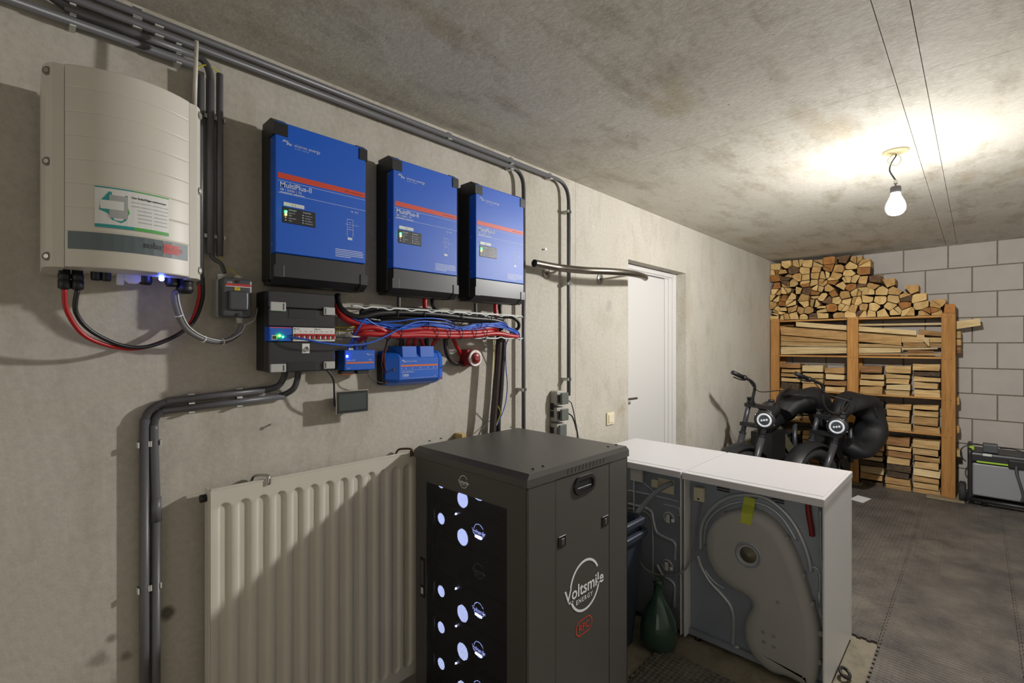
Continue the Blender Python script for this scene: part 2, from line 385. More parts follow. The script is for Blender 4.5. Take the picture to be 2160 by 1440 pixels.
part(MB().tube(sp([p0, (BX-0.03,BY+0.03,ZC-0.05), (BX+0.0,BY-0.0,ZC-0.075), (BX+0.03,BY-0.02,ZC-0.04), p0+Vector((0.01,0,0))], 6), 0.0015, 6), 'earth_wire', m_yellow, bulb_t)
part(MB().bb(BX-0.012, BX+0.012, BY-0.008, BY+0.008, ZC-0.168, ZC-0.15, 0.002), 'terminal_block', m_paper, bulb_t)
part(MB().lathe([(0.001,-0.182),(0.020,-0.182),(0.023,-0.186),(0.023,-0.212),(0.020,-0.215),(0.001,-0.215)], (BX, BY, ZC), n=24).tube([(BX+0.004,BY,ZC-0.165),(BX+0.016,BY,ZC-0.176),(BX+0.012,BY,ZC-0.186)],0.002,6).tube([(BX-0.004,BY,ZC-0.165),(BX-0.016,BY,ZC-0.176),(BX-0.012,BY,ZC-0.186)],0.002,6), 'lamp_holder', M('grey_lampholder', (96,94,96), 0.5), bulb_t)
prof = [(0.019,-0.215),(0.020,-0.226),(0.027,-0.243),(0.036,-0.262),(0.041,-0.280),(0.042,-0.292),(0.039,-0.306),(0.031,-0.319),(0.019,-0.327),(0.006,-0.330),(0.0001,-0.330)]
part(MB().lathe(prof, (BX, BY, ZC), n=20), 'bulb_glass', m_lamp, bulb_t, 'glowing white bulb')
# ------------------------------------------------------------------ white solar inverter at the near end of the wall
m_inv = M('inverter_cream_enamel', (206,201,190), 0.42, var=0.02, vscale=3)
m_invpl = M('inverter_grey_plate', (92,104,108), 0.45)
m_logo_red = M('logo_red', (190,44,40), 0.5); m_logo_dk = M('logo_dark', (58,66,70), 0.5)
m_teal = M('sticker_teal', (48,150,150), 0.5); m_grn = M('sticker_green', (84,170,84), 0.5); m_stk = M('sticker_white', (222,222,220), 0.45)
m_pcyan = M('sticker_grey_print', (170,172,172), 0.6)
IX0, IX1, IZ0, IZ1 = 0.030, 0.352, 1.672, 2.152
inv = thing('solar_inverter', 'large cream-white solar inverter with antenna at the near end of the wall', 'inverter', (IX0, 0, IZ0))
def bow(u): return -0.215 - 0.048*math.sin(math.pi*min(max(u, 0), 1))**0.8   # bowed front, u across the width
part(MB().bb(IX0+0.012, IX1-0.012, -0.19, -0.01, IZ0+0.012, IZ1-0.015, 0.008), 'housing', m_inv, inv)
N = 20; xa, xb = IX0+0.038, IX1-0.036                                   # ribbed front cover: separate bands
bands = []; zz = IZ0+0.004
band_edges = [IZ0+0.002] + [IZ0+0.088+0.0565*i for i in range(7)] + [IZ1]
cover = part(MB().box(xa, xb, -0.20, -0.15, IZ0+0.006, IZ1-0.006), 'cover_backing', m_inv, inv)
for bi in range(len(band_edges)-1):
    z0, z1 = band_edges[bi], band_edges[bi+1]; rows = []
    for dz, z in ((0.0008, z0), (0, z0+0.001), (0, z0+0.004), (0, z1-0.004), (0, z1-0.001), (0.0008, z1)):
        rows.append([Vector((xa+(xb-xa)*i/N, bow(0.02+0.96*i/N)+dz, z)) for i in range(N+1)])
    b = MB().grid(rows, True); back = [[Vector((p.x, -0.16, p.z)) for p in r] for r in (rows[0], rows[-1])]
    b.grid([rows[-1], back[1]], False).grid([back[0], rows[0]], False)
    for ii in (0, N): b.add([rows[0][ii], rows[-1][ii], back[1][ii], back[0][ii]], [(0,1,2,3)])
    part(b, 'cover_band', m_inv, inv)
for sx, lab in ((0, 'left'), (1, 'right')):                            # rounded side columns with screw wells
    x0, x1 = (IX0, xa-0.0008) if sx == 0 else (xb+0.0008, IX1)
    prof = [(x0, -0.02), (x0, -0.175), (x0+0.006, -0.198), (x0+0.017, -0.214), (x1, bow(0.0)-0.004), (x1, -0.02)] if sx == 0 else \
           [(x1, -0.02), (x1, -0.175), (x1-0.006, -0.198), (x1-0.017, -0.214), (x0, bow(1.0)-0.004), (x0, -0.02)]
    col_ = part(MB().prism(prof, (0,0,IZ0), (1,0,0), (0,1,0), (0,0,IZ1-IZ0-0.002)), 'side_column', m_inv, inv)
    for zc in (IZ0+0.024, IZ0+0.246, IZ1-0.022):
        xc = x0+0.009 if sx == 0 else x1-0.009; dn = Vector((-0.62 if sx == 0 else 0.62, -0.78, 0))
        q = Vector((xc, -0.203, zc))
        w = part(MB().cyl(q+dn*-0.012, q+dn*0.0015, 0.0105, n=16), 'screw_well', M('screw_well_grey', (120,116,106), 0.6) if 'screw_well_grey' not in bpy.data.materials else bpy.data.materials['screw_well_grey'], col_)
        part(MB().cyl(q+dn*0.0012, q+dn*0.004, 0.0055, n=6), 'screw', m_chrome, w)
def on_front(u, z, lift=0.0012):                                        # point on the bowed cover
    return Vector((xa+(xb-xa)*u, bow(0.02+0.96*u)-lift, z))
def curved_rect(u0, u1, z0, z1, lift, n=12, dz0=0, dz1=0):
    return MB().grid([[on_front(u0+(u1-u0)*i/n, z0+dz0*i/n, lift) for i in range(n+1)], [on_front(u0+(u1-u0)*i/n, z1+dz1*i/n, lift) for i in range(n+1)]], False)
zp0, zp1 = IZ0+0.032+0.012, IZ0+0.088
pl = part(curved_rect(0.02, 0.985, zp0, zp1-0.002, 0.0012), 'name_plate', m_invpl, inv, 'grey name strip')
def curved_text(t, u, z, size, mat, parent, bold=0.0, italic=0.0):
    tm = MB().text(t, (0,0,0), (1,0,0), (0,1,0), size, 0, bold=bold, shear=italic)
    for i, v in enumerate(tm.v):
        tm.v[i] = on_front(u+v.x/(xb-xa), z+v.y, 0.0018)
    return part(tm, 'lettering', mat, parent)
curved_text('solar', 0.572, zp0+0.017, 0.0225, m_logo_dk, pl, 0.0006)
part(curved_rect(0.745, 0.895, zp0+0.010, zp0+0.034, 0.0017), 'logo_block', m_logo_red, pl)
curved_text('edge', 0.752, zp0+0.016, 0.0225, M('logo_red_dark', (150,40,36), 0.5), pl, 0.0004, 0.2)
za, zb2 = IZ0+0.1, IZ0+0.198
st = part(curved_rect(0.205, 0.795, za, zb2, 0.0013), 'sticker', m_stk, inv, 'white information sticker with teal and green bands')
part(curved_rect(0.205, 0.5, za, za+0.008, 0.0018), 'sticker_band', m_teal, st); part(curved_rect(0.5, 0.795, za, za+0.008, 0.0018), 'sticker_band', m_grn, st)
part(curved_rect(0.205, 0.5, zb2-0.003, zb2, 0.0018), 'sticker_band', m_teal, st); part(curved_rect(0.5, 0.795, zb2-0.003, zb2, 0.0018), 'sticker_band', m_grn, st)
def curved_poly(pts, lift): return MB().add([on_front(u, z, lift) for u, z in pts], [tuple(range(len(pts)))])
part(curved_poly([(0.25,za+0.066),(0.31,za+0.088),(0.45,za+0.082),(0.44,za+0.022),(0.40,za+0.014),(0.33,za+0.02),(0.30,za+0.035),(0.235,za+0.042)], 0.0016), 'sticker_figure', m_teal, st)
part(curved_poly([(0.43,za+0.02),(0.44,za+0.06),(0.465,za+0.042)], 0.0017), 'sticker_figure', m_grn, st)
part(curved_rect(0.245, 0.42, za+0.045, za+0.066, 0.0019), 'sticker_picture', m_stk, st); part(curved_rect(0.31, 0.45, za+0.025, za+0.08, 0.0018), 'sticker_picture', m_pcyan, st)
curved_text('Uw SolarEdge-omvormer', 0.48, za+0.078, 0.0070, m_ink, st, 0.0002)
ln = MB()
for k in range(6):
    for (u0, u1) in ((0.48, 0.79),) if k < 2 else ((0.53, 0.645), (0.665, 0.78)):
        q = curved_rect(u0, u1, za+0.068-0.0095*k, za+0.0702-0.0095*k, 0.0017, 3); ln.add(q.v, q.f)
part(ln, 'printed_lines', m_pcyan, st)
# underside fittings
ug = MB()
gp = lambda px, y=-0.12: aty(px, 590, y).x
for k, dx in enumerate((-0.012, 0.012)):
    part(MB().lathe([(0.011,0.0),(0.011,-0.018),(0.0125,-0.02),(0.0125,-0.03),(0.0105,-0.032),(0.0125,-0.034),(0.0125,-0.055),(0.007,-0.058),(0.0,-0.058)], (0.083+dx, -0.14, IZ0+0.012), n=14), 'plug_connector', m_black, inv)
for dx in (-0.010, 0.010):
    part(MB().lathe([(0.0105,0.0),(0.0105,-0.026),(0.009,-0.03),(0.0,-0.03)], (0.140+dx, -0.14, IZ0+0.012), n=14), 'plug_socket', m_black, inv)
part(MB().bb(0.170, 0.186, -0.15, -0.135, IZ0-0.026, IZ0+0.012, 0.003), 'latch_cover', m_stk, inv)
part(MB().prism([(0.185,0.012),(0.222,0.012),(0.222,-0.012),(0.212,-0.02),(0.196,-0.02),(0.185,-0.012)], (0,-0.15,IZ0), (1,0,0), (0,0,1), (0,0.016,0)), 'switch_guard', m_stk, inv)
for px in (0.232, 0.290): part(MB().lathe([(0.015,0.014),(0.015,-0.012),(0.012,-0.020),(0.0,-0.020)], (px, -0.14, IZ0), n=14), 'blanking_gland', m_black, inv)
part(MB().lathe([(0.020,0.014),(0.020,-0.014),(0.0215,-0.016),(0.0215,-0.028),(0.015,-0.036),(0.0,-0.036)], (0.338-0.014, -0.13, IZ0), n=16), 'cable_gland', m_black, inv)
m_led_b = M('blue_led', (120,140,255), 0.4, emit=(70,90,255), estr=60.0)
m_led_g = M('green_led', (60,255,120), 0.4, emit=(30,255,90), estr=40.0)
m_led_y = M('amber_led', (255,220,80), 0.4, emit=(255,200,60), estr=25.0)
m_led_w = M('white_led', (220,225,255), 0.4, emit=(190,200,255), estr=25.0)
part(MB().sphere((0.262, -0.175, IZ0-0.004), 0.0065, 10, 8), 'status_led', m_led_b, inv, 'glowing blue status light')
a0, a1 = aty(410, 206, -0.10), aty(418, 88, -0.10)
part(MB().cyl((a0.x, -0.10, a0.z-0.03), (a1.x-0.004, -0.10, a1.z), 0.0065, 0.0055, 10), 'antenna', m_inv, inv)

# ------------------------------------------------------------------ conduits
def conduit(name, pts, r, label, mat=None, flex=(), group=None, n=12):
    t = thing(name, label, 'conduit', pts[0], group)
    part(MB().tube(pts, r, n), 'pipe', mat or m_pvc, t)
    for seg in flex: part(MB().tube(seg, r*0.94, n), 'flexible_bend', m_flex, t)
    return t
def clip(p, axis, r, label=None, parent=None, s=1.0):                   # snap clip: base block with two jaws round the pipe
    p = Vector(p); ax = Vector(axis); side = ax.cross(Vector((0,1,0))).normalized(); mb = MB()
    mb.obox((p+Vector((0, 0, 0)))*1.0 + Vector((0, (0-p.y)/2+0.0, 0)), ax*0.008*s, side*(r+0.003), Vector((0, abs(p.y)/2, 0)))
    for sgn in (-1, 1): mb.obox(p+side*sgn*(r+0.0025), ax*0.008*s, side*0.002, Vector((0, r*0.9, 0)))
    return part(mb, 'clip', m_clip, parent)
# two pipes high along the wall
PY = -0.034; R1 = 0.0115
top_end = 2.20
p_up = [(X0+0.05, PY, 2.442), (2.14, PY, 2.438)]
up_flex = sp([(2.13, PY, 2.438), (2.185, PY, 2.430), (2.222, -0.04, 2.395), (2.234, -0.045, 2.34), (2.236, -0.045, 2.27)], 5)
c_up = conduit('ceiling_conduit', p_up, R1, 'upper grey pipe along the ceiling edge bending down to the sockets', flex=[up_flex])
part(MB().tube([(2.236, -0.045, 2.30), (2.236, -0.045, 1.19)], R1, 12), 'pipe', m_pvc, c_up)
for xx in (0.228, 1.358, 1.765, 2.082): clip((xx, PY, 2.440), (1,0,0), R1, parent=c_up, s=1.3)
for zz in (2.268, 1.845, 1.285): clip((2.236, -0.045, zz), (0,0,1), R1, parent=c_up)
p_lo = [(X0+0.05, PY, 2.412), (1.775, PY, 2.408)]
lo_flex = sp([(1.77, PY, 2.408), (1.812, PY, 2.400), (1.842, -0.038, 2.368), (1.852, -0.04, 2.31), (1.852, -0.04, 2.15)], 5)
c_lo = conduit('ceiling_conduit', p_lo, R1, 'lower grey pipe under the ceiling bending down behind the third blue inverter', flex=[lo_flex])
part(MB().tube([(1.852, -0.04, 2.17), (1.852, -0.04, 0.6)], R1*0.95, 12), 'pipe', m_pvc, c_lo)
for xx in (0.228, 0.279, 1.765): clip((xx, PY, 2.410), (1,0,0), R1, parent=c_lo, s=1.3)
for zz in (1.25,): clip((1.852, -0.04, zz), (0,0,1), R1, parent=c_lo)
# pair below them at the near end, and the three uprights beside the white inverter
c_b2 = conduit('wall_conduit', [(0.075, PY, 2.379), (0.365, PY, 2.379)], 0.0112, 'thin grey pipe above the white inverter bending into the middle upright pipe',
   flex=[sp([(-0.02, -0.02, 2.47), (0.03, -0.03, 2.41), (0.085, PY, 2.379)], 6), sp([(0.36, PY, 2.379), (0.392, PY, 2.374), (0.409, -0.032, 2.345), (0.411, -0.03, 2.30)], 5)])
part(MB().tube([(0.411, -0.03, 2.325), (0.411, -0.03, 1.775)], 0.0115, 12), 'pipe', m_pvc, c_b2)
c_b1 = conduit('wall_conduit', [(X0+0.05, PY, 2.350), (0.365, PY, 2.350)], 0.0115, 'grey pipe just above the white inverter running out of the picture')
for xx in (0.092, 0.327): clip((xx, PY, 2.379), (1,0,0), 0.0112, parent=c_b2, s=0.8); clip((xx, PY, 2.350), (1,0,0), 0.0112, parent=c_b1, s=0.8)
c_v1 = conduit('upright_conduit', [(0.384, -0.03, 2.325), (0.384, -0.03, 1.675)], 0.0098, 'upright grey pipe hard against the white inverter carrying red and black cable')
c_v3 = conduit('upright_conduit', [(0.4375, -0.03, 2.352), (0.4375, -0.03, 1.772)], 0.0100, 'upright grey pipe with a yellow wire at its open top end')
for zz in (2.205, 1.83):
    for c_, x_ in ((c_v1, 0.384), (c_b2, 0.411), (c_v3, 0.4375)): clip((x_, -0.03, zz), (0,0,1), 0.0098, parent=c_, s=0.7)
single(MB().tube(sp([(0.375, -0.03, 2.34), (0.382, -0.036, 2.352), (0.4, -0.04, 2.36), (0.43, -0.034, 2.357), (0.4375, -0.03, 2.34)], 6), 0.0022, 6), 'earth_wire', m_yellow, 'short yellow wire bridging the tops of the upright pipes', 'wire')
single(MB().tube(sp([(0.4375,-0.03,1.775), aty(470,560,-0.04), aty(490,572,-0.05), aty(503,581,-0.05)], 6), 0.0020, 6), 'earth_wire', m_yellow, 'thin yellow wire running from upright pipe into the grey isolator box', 'wire')
single(MB().tube(sp([(0.411,-0.03,1.79), aty(450,545,-0.035), aty(466,556,-0.045), aty(474,576,-0.05)], 6), 0.0065, 8), 'grey_cable', m_flex, 'dark grey cable from the middle upright pipe into the isolator box', 'cable')
# pair from the distribution box down the wall
def lpath(a): return [Vector(p) for p in a]
c1a = sp([(0.632, -0.05, 1.40), (0.630, -0.04, 1.375), (0.612, -0.036, 1.346), (0.575, -0.017, 1.333)], 6)
c1b = sp([(0.315, -0.017, 1.318), (0.28, -0.017, 1.310), (0.255, -0.017, 1.288), (0.247, -0.017, 1.255)], 6)
c_l1 = conduit('wall_conduit', [(0.595, -0.017, 1.336), (0.300, -0.017, 1.318)], 0.0115, 'outer of two grey pipes bending down the wall below the black distribution box', flex=[c1a, c1b])
part(MB().tube([(0.247, -0.017, 1.272), (0.247, -0.017, 0.0)], 0.0122, 12), 'pipe', m_pvc, c_l1)
c2a = sp([(0.676, -0.05, 1.40), (0.676, -0.04, 1.365), (0.664, -0.036, 1.333), (0.636, -0.017, 1.312), (0.60, -0.017, 1.306)], 6)
c2b = sp([(0.300, -0.017, 1.292), (0.285, -0.017, 1.287), (0.273, -0.017, 1.270), (0.269, -0.017, 1.245)], 6)
c_l2 = conduit('wall_conduit', [(0.640, -0.017, 1.3075), (0.290, -0.017, 1.2905)], 0.0110, 'inner of two grey pipes bending down the wall beside the radiator', flex=[c2a, c2b])
part(MB().tube(sp([(0.269, -0.017, 1.252), (0.2705, -0.017, 1.15), (0.2745, -0.017, 1.02)], 5), 0.0118, 12), 'pipe', m_pvc, c_l2)
part(MB().tube([(0.2745, -0.017, 1.035), (0.2745, -0.017, 0.965)], 0.0136, 12), 'coupling', m_pvc, c_l2)
part(MB().tube([(0.2745, -0.017, 0.97), (0.2735, -0.017, 0.0)], 0.0118, 12), 'pipe', m_pvc, c_l2)
for xx in (0.363, 0.497): clip((xx, -0.017, 1.318+(xx-0.3)*0.061), (1,0,0), 0.0115, parent=c_l1, s=1.0); clip((xx, -0.017, 1.2905+(xx-0.29)*0.0486), (1,0,0), 0.011, parent=c_l2, s=1.0)
for zz in (1.198, 0.775): clip((0.247, -0.017, zz), (0,0,1), 0.0122, parent=c_l1); clip((0.271, -0.017, zz), (0,0,1), 0.0118, parent=c_l2)

# ------------------------------------------------------------------ cables of the white inverter
single(MB().tube(sp([(0.071,-0.14,IZ0-0.045), aty(143,660,-0.125), aty(185,712,-0.10), aty(265,735,-0.07), aty(330,725,-0.05), aty(395,690,-0.04), aty(420,630,-0.032), (0.380,-0.03,1.70)], 8), 0.0056, 8), 'red_cable', m_red, 'red cable looping below the white inverter into the upright pipe', 'cable')
single(MB().tube(sp([(0.095,-0.14,IZ0-0.045), aty(160,658,-0.125), aty(195,700,-0.105), aty(265,730,-0.08), aty(330,726,-0.062), aty(400,688,-0.045), aty(426,635,-0.036), (0.390,-0.032,1.70)], 8), 0.0054, 8), 'black_cable', m_bcable, 'black cable looping beside the red one below the white inverter', 'cable')
gc = [(0.324,-0.13,IZ0-0.03), aty(368,620,-0.125), aty(377,665,-0.11), aty(395,695,-0.09), aty(430,715,-0.07), aty(470,720,-0.055), aty(500,705,-0.05), aty(510,685,-0.05)]
gt = thing('grey_cable', 'thick grey cable with a taped white wire from inverter to isolator box', 'cable', gc[0])
part(MB().tube(sp(gc, 8), 0.0085, 10), 'cable_jacket', m_grcable, gt)
part(MB().tube(sp([Vector(p)+Vector((0.008,-0.008,0.004)) for p in gc[:-1]]+[aty(516,686,-0.055)], 8), 0.0016, 6), 'white_wire', m_paper, gt)
for i in (2, 4, 5):
    p = Vector(gc[i]); d = (Vector(gc[min(i+1, 7)])-Vector(gc[i-1])).normalized()
    part(MB().cyl(p-d*0.0015, p+d*0.0015, 0.0108, n=12), 'cable_tie', m_paper, gt)
single(MB().tube(sp([aty(514,686,-0.055), aty(528,680,-0.055), aty(538,672,-0.05), aty(543,650,-0.03)], 6), 0.0014, 6), 'white_wire', m_paper, 'thin white wire from below the isolator box to the black box', 'wire')

# ------------------------------------------------------------------ dark grey isolator box
bx0, bx1, bz0, bz1 = 0.424, 0.511, 1.574, 1.697
iso = thing('isolator_box', 'dark grey isolator box with a red stripe beside the white inverter', 'switch box', (bx0, 0, bz0))
part(MB().bb(bx0, bx1, -0.055, 0, bz0, bz1, 0.006), 'base', M('light_grey_plastic', (150,150,146), 0.5), iso)
cv = part(MB().bb(bx0+0.001, bx1+0.001, -0.10, -0.056, bz0+0.001, bz1-0.001, 0.007), 'cover', m_darkgrey, iso)
part(MB().bb(bx0+0.018, bx1-0.012, -0.109, -0.098, bz0+0.022, bz1-0.04, 0.006), 'raised_flap', m_darkgrey, iso)
part(MB().rect((bx0+0.012, -0.1005, bz1-0.024), XR, ZU, 0.072, 0.006), 'red_stripe', m_logo_red, iso); part(MB().rect((bx0+0.012, -0.1005, bz1-0.027), XR, ZU, 0.072, 0.0018), 'white_stripe', m_paper, iso)
part(MB().text('ABB', (bx0+0.015, -0.1008, bz1-0.017), XR, ZU, 0.0085), 'lettering', M('grey_lettering', (190,190,188), 0.5), iso)
part(MB().rect((bx0+0.036, -0.1008, bz1-0.038), XR, ZU, 0.016, 0.0095), 'yellow_tag', M('tag_yellow', (216,190,40), 0.5), iso)
part(MB().text('4.PV', (bx0+0.038, -0.1015, bz1-0.0355), XR, ZU, 0.0068), 'lettering', m_ink, iso)
for z_ in (bz0+0.010, bz1-0.010): part(MB().cyl((bx0+0.046, -0.1, z_), (bx0+0.046, -0.103, z_), 0.005, n=12), 'screw', m_black, iso)
for xx in (bx0+0.014, bx0+0.062): part(MB().lathe([(0.010,0),(0.010,0.009),(0.0115,0.010),(0.0115,0.017),(0.0,0.017)], (xx, -0.05, bz1-0.003), n=12), 'gland', m_clip, iso)
part(MB().lathe([(0.0115,0),(0.0115,-0.008),(0.010,-0.009),(0.010,-0.018),(0.0,-0.018)], (bx0+0.066, -0.05, bz0+0.003), n=12), 'gland', m_clip, iso)

# ------------------------------------------------------------------ three blue inverter/chargers
m_vblue = M('blue_enamel', (3,86,196), 0.46, var=0.02, vscale=2)
m_vdark = M('black_enamel', (40,40,43), 0.38)
m_orange = M('orange_red_stripe', (200,66,40), 0.45)
m_vtext = M('pale_blue_lettering', (196,206,226), 0.5)
m_tagw = M('tag_strip', (206,212,210), 0.5)
MW, MH, MD = 0.328, 0.540, 0.132
def sq_logo(mb, org, s):                                                # two interlocked rounded waves
    o = Vector(org)
    for dx, dz in ((0, 0), (0.9, -0.55)):
        for k in range(2):
            mb.ring(o+XR*(dx*s)+ZU*(dz*s-0.28*s*k), XR, ZU, 0.42*s, 0.56*s, 20, 160, 8, 0.0008)
            mb.rect(o+XR*(dx*s+0.05*s)+ZU*(dz*s-0.28*s*k+0.3*s), XR, ZU, 0.8*s, 0.12*s, 0.0008)
    return mb
def blue_inverter(x, z, label, tag):
    t = thing('inverter_charger', label, 'inverter', (x, 0, z), 'blue inverter chargers on the wall')
    part(MB().bb(x+0.004, x+MW-0.004, -0.088, -0.004, z+0.012, z+MH-0.004, 0.004, 1), 'housing', m_black, t)
    lower = part(MB().prism([(-0.088,0.005),(-0.088,0.096),(-MD,0.096),(-MD,0.022),(-MD+0.03,0.0),(-0.02,0.0),(-0.02,0.02)], (x+0.006,0,z), (0,1,0), (0,0,1), (MW-0.012,0,0)), 'lower_cover', m_vdark, t)
    vent = MB()
    for k in range(8): vent.box(x+MW-0.10+k*0.009, x+MW-0.095+k*0.009, -0.09, -0.05, z-0.0008, z+0.002)
    part(vent, 'vent_slot', m_black, lower)
    part(MB().bb(x+0.004, x+MW-0.004, -MD, -0.088, z+0.099, z+MH-0.012, 0.0025, 1), 'blue_front', m_vblue, t)
    for zz in (0.13, 0.29, 0.47): part(MB().cyl((x+0.004, -0.105, z+zz), (x+0.0015, -0.105, z+zz), 0.0028, n=8), 'side_screw', m_chrome, t)
    cw, chh = 0.043, 0.046                                              # four black corner guards
    for sx in (0, 1):
        xa_, xb_ = (x-0.001, x+cw) if sx == 0 else (x+MW-0.030, x+MW+0.001)
        part(MB().prism([(-0.04,chh*0.6),(-0.04,0.006),(-0.105,0.006),(-MD-0.003,-0.014),(-MD-0.003,-chh-0.008),(-0.086,-chh-0.008),(-0.086,-0.01)][::-1], (xa_,0,z+MH-0.004), (0,1,0), (0,0,1), (xb_-xa_,0,0)) if False else
             MB().prism([(-0.03,0.006),(-0.105,0.006),(-MD-0.003,-0.014),(-MD-0.003,-chh-0.008),(-0.086,-chh-0.008),(-0.03,-chh*0.7)], (xa_,0,z+MH-0.004), (0,1,0), (0,0,1), (xb_-xa_,0,0)), 'corner_guard', m_black, t)
        xa_, xb_ = (x-0.001, x+0.030) if sx == 0 else (x+MW-0.026, x+MW+0.002)
        part(MB().prism([(-MD-0.003,0.058),(-MD-0.003,0.020),(-MD+0.03,-0.003),(-0.05,-0.003),(-0.05,0.0),(-MD+0.03,0.0),(-MD+0.0005,0.022),(-MD+0.0005,0.058)], (xa_,0,z), (0,1,0), (0,0,1), (xb_-xa_,0,0)), 'corner_guard', m_vdark, t)
    part(MB().box(x+0.030, x+0.0315, -MD-0.0012, -MD, z+0.022, z+0.058), 'seam_edge', m_clip, lower)
    yf = -MD
    zs = z+0.355-0.012
    part(MB().rect((x+0.012, yf, zs), XR, ZU, MW-0.020, 0.0185), 'red_stripe', m_orange, t)
    lines = MB(); lines.rect((x+0.012, yf, zs-0.008), XR, ZU, MW-0.018, 0.0011); lines.rect((x+0.012, yf, zs-0.048), XR, ZU, MW-0.018, 0.0011)
    pr = part(lines, 'rule_lines', m_vtext, t)
    lt = MB(); sq_logo(lt, (x+0.034, yf, z+MH-0.075), 0.013)
    lt.text('victron energy', (x+0.064, yf, z+MH-0.082), XR, ZU, 0.0150); lt.text('B L U E   P O W E R', (x+0.066, yf, z+MH-0.090), XR, ZU, 0.0055)
    part(lt, 'brand_lettering', m_vtext, t); lt = MB()
    lt.text('MultiPlus-II', (x+0.018, yf, zs-0.027), XR, ZU, 0.0235, bold=0.0003); lt.text('48 | 5000 | 70', (x+0.018, yf, zs-0.0395), XR, ZU, 0.0125)
    part(lt, 'title_lettering', m_vtext, t); lt = MB()
    lt.rect((x+0.018, yf, zs-0.0455), XR, ZU, 0.040, 0.0022); lt.rect((x+0.062, yf, zs-0.0455), XR, ZU, 0.036, 0.0022)
    lt.text('www.victronenergy.com', (x+0.242, yf, zs+0.0065), XR, ZU, 0.0072)
    lt.text('CE  IP21', (x+0.263, yf, zs-0.064), XR, ZU, 0.009)
    part(lt, 'small_lettering', m_vtext, t); lt = MB()
    for k, w_ in enumerate((0.104, 0.108, 0.106, 0.108, 0.058)): lt.rect((x+0.206, yf, z+0.138-0.0062*k), XR, ZU, w_, 0.0022)
    part(lt, 'warning_text', m_vtext, t)
    dg = MB()
    for (a, b, c, d) in ((0.250,0.220,0.022,0.0012),(0.250,0.195,0.0012,0.062),(0.272,0.195,0.0012,0.062),(0.250,0.257,0.022,0.0012),(0.243,0.238,0.052,0.0009),(0.256,0.245,0.010,0.0012),(0.256,0.228,0.010,0.0012),(0.252,0.183,0.018,0.009)):
        dg.rect((x+a, yf, z+b-0.005), XR, ZU, c, d)
    part(dg, 'wiring_diagram', m_vtext, t)
    pn = part(MB().bb(x+0.026, x+0.136, yf-0.0015, yf+0.003, z+0.200, z+0.252, 0.0012, 1), 'indicator_panel', m_black, t)
    tx = MB().text('charger', (x+0.046, yf-0.0016, z+0.242), XR, ZU, 0.0085).text('inverter', (x+0.092, yf-0.0016, z+0.242), XR, ZU, 0.0085)
    for k, (a_, b_) in enumerate((('mains on','inverter on'),('bulk','overload'),('absorption','low battery'),('float','temperature'))):
        tx.text(a_, (x+0.046, yf-0.0016, z+0.2325-0.0085*k), XR, ZU, 0.0055); tx.text(b_, (x+0.098, yf-0.0016, z+0.2325-0.0085*k), XR, ZU, 0.0055)
        for c_ in (0.036, 0.092):
            if not (c_ == 0.036 and k < 2): tx.rect((x+c_-0.0018, yf-0.0016, z+0.2325-0.0085*k), XR, ZU, 0.0036, 0.0036)
    part(tx, 'lettering', m_vtext, pn)
    part(MB().sphere((x+0.036, yf-0.003, z+0.236), 0.0042, 8, 6), 'indicator_led', m_led_g, pn, 'lit green indicator'); part(MB().sphere((x+0.036, yf-0.003, z+0.2265), 0.0036, 8, 6), 'indicator_led', m_led_y, pn, 'lit amber indicator')
    tg = part(MB().box(x+0.030, x+0.097, yf-0.0012, yf, z+0.256, z+0.268), 'label_tag', m_tagw, t)
    part(MB().text(tag, (x+0.0635, yf-0.0014, z+0.2585), XR, ZU, 0.010, align='CENTER'), 'lettering', m_ink, tg)
    return t
blue_inverter(0.566, 1.690, 'blue inverter tagged L 1, nearest of three in a row, above the distribution box', 'L 1')
blue_inverter(1.002, 1.690, 'blue inverter tagged L 2, middle one of three in a row', 'L 2')
blue_inverter(1.430, 1.693, 'blue inverter tagged L 3, farthest of three, catching the lamp glare', 'L 3')
# ------------------------------------------------------------------ black distribution box
q0, q1 = 0.552, 0.773; r0, r1 = 1.398, 1.667; QD = 0.130
db = thing('distribution_box', 'black distribution box with grey latches and a row of red breakers', 'distribution box', (q0, 0, r0))
part(MB().bb(q0+0.002, q1-0.002, -0.085, 0, r0+0.002, r1, 0.004, 1), 'housing', m_black, db)
fy = -QD
zw0, zw1 = 1.500, 1.547
part(MB().bb(q0, q1, fy, -0.086, zw1+0.001, r1-0.058, 0.003, 1), 'cover_panel', m_vdark, db)
part(MB().bb(q0, q1, fy+0.002, -0.086, r1-0.0565, r1-0.002, 0.003, 1), 'top_cover', m_vdark, db)
part(MB().bb(q0, q1, fy, -0.086, r0, zw0-0.001, 0.003, 1), 'cover_panel', m_vdark, db)
part(MB().box(q0+0.06, q0+0.152, fy-0.0012, fy, r1-0.09, r1-0.060), 'grip_recess_shade', m_black, db); part(MB().box(q0+0.058, q0+0.15, fy-0.0012, fy, r0+0.004, r0+0.034), 'grip_recess_shade', m_black, db)  # dark plates stand in for the shade of the two grip recesses
m_latch = M('grey_latch', (176,178,176), 0.5)
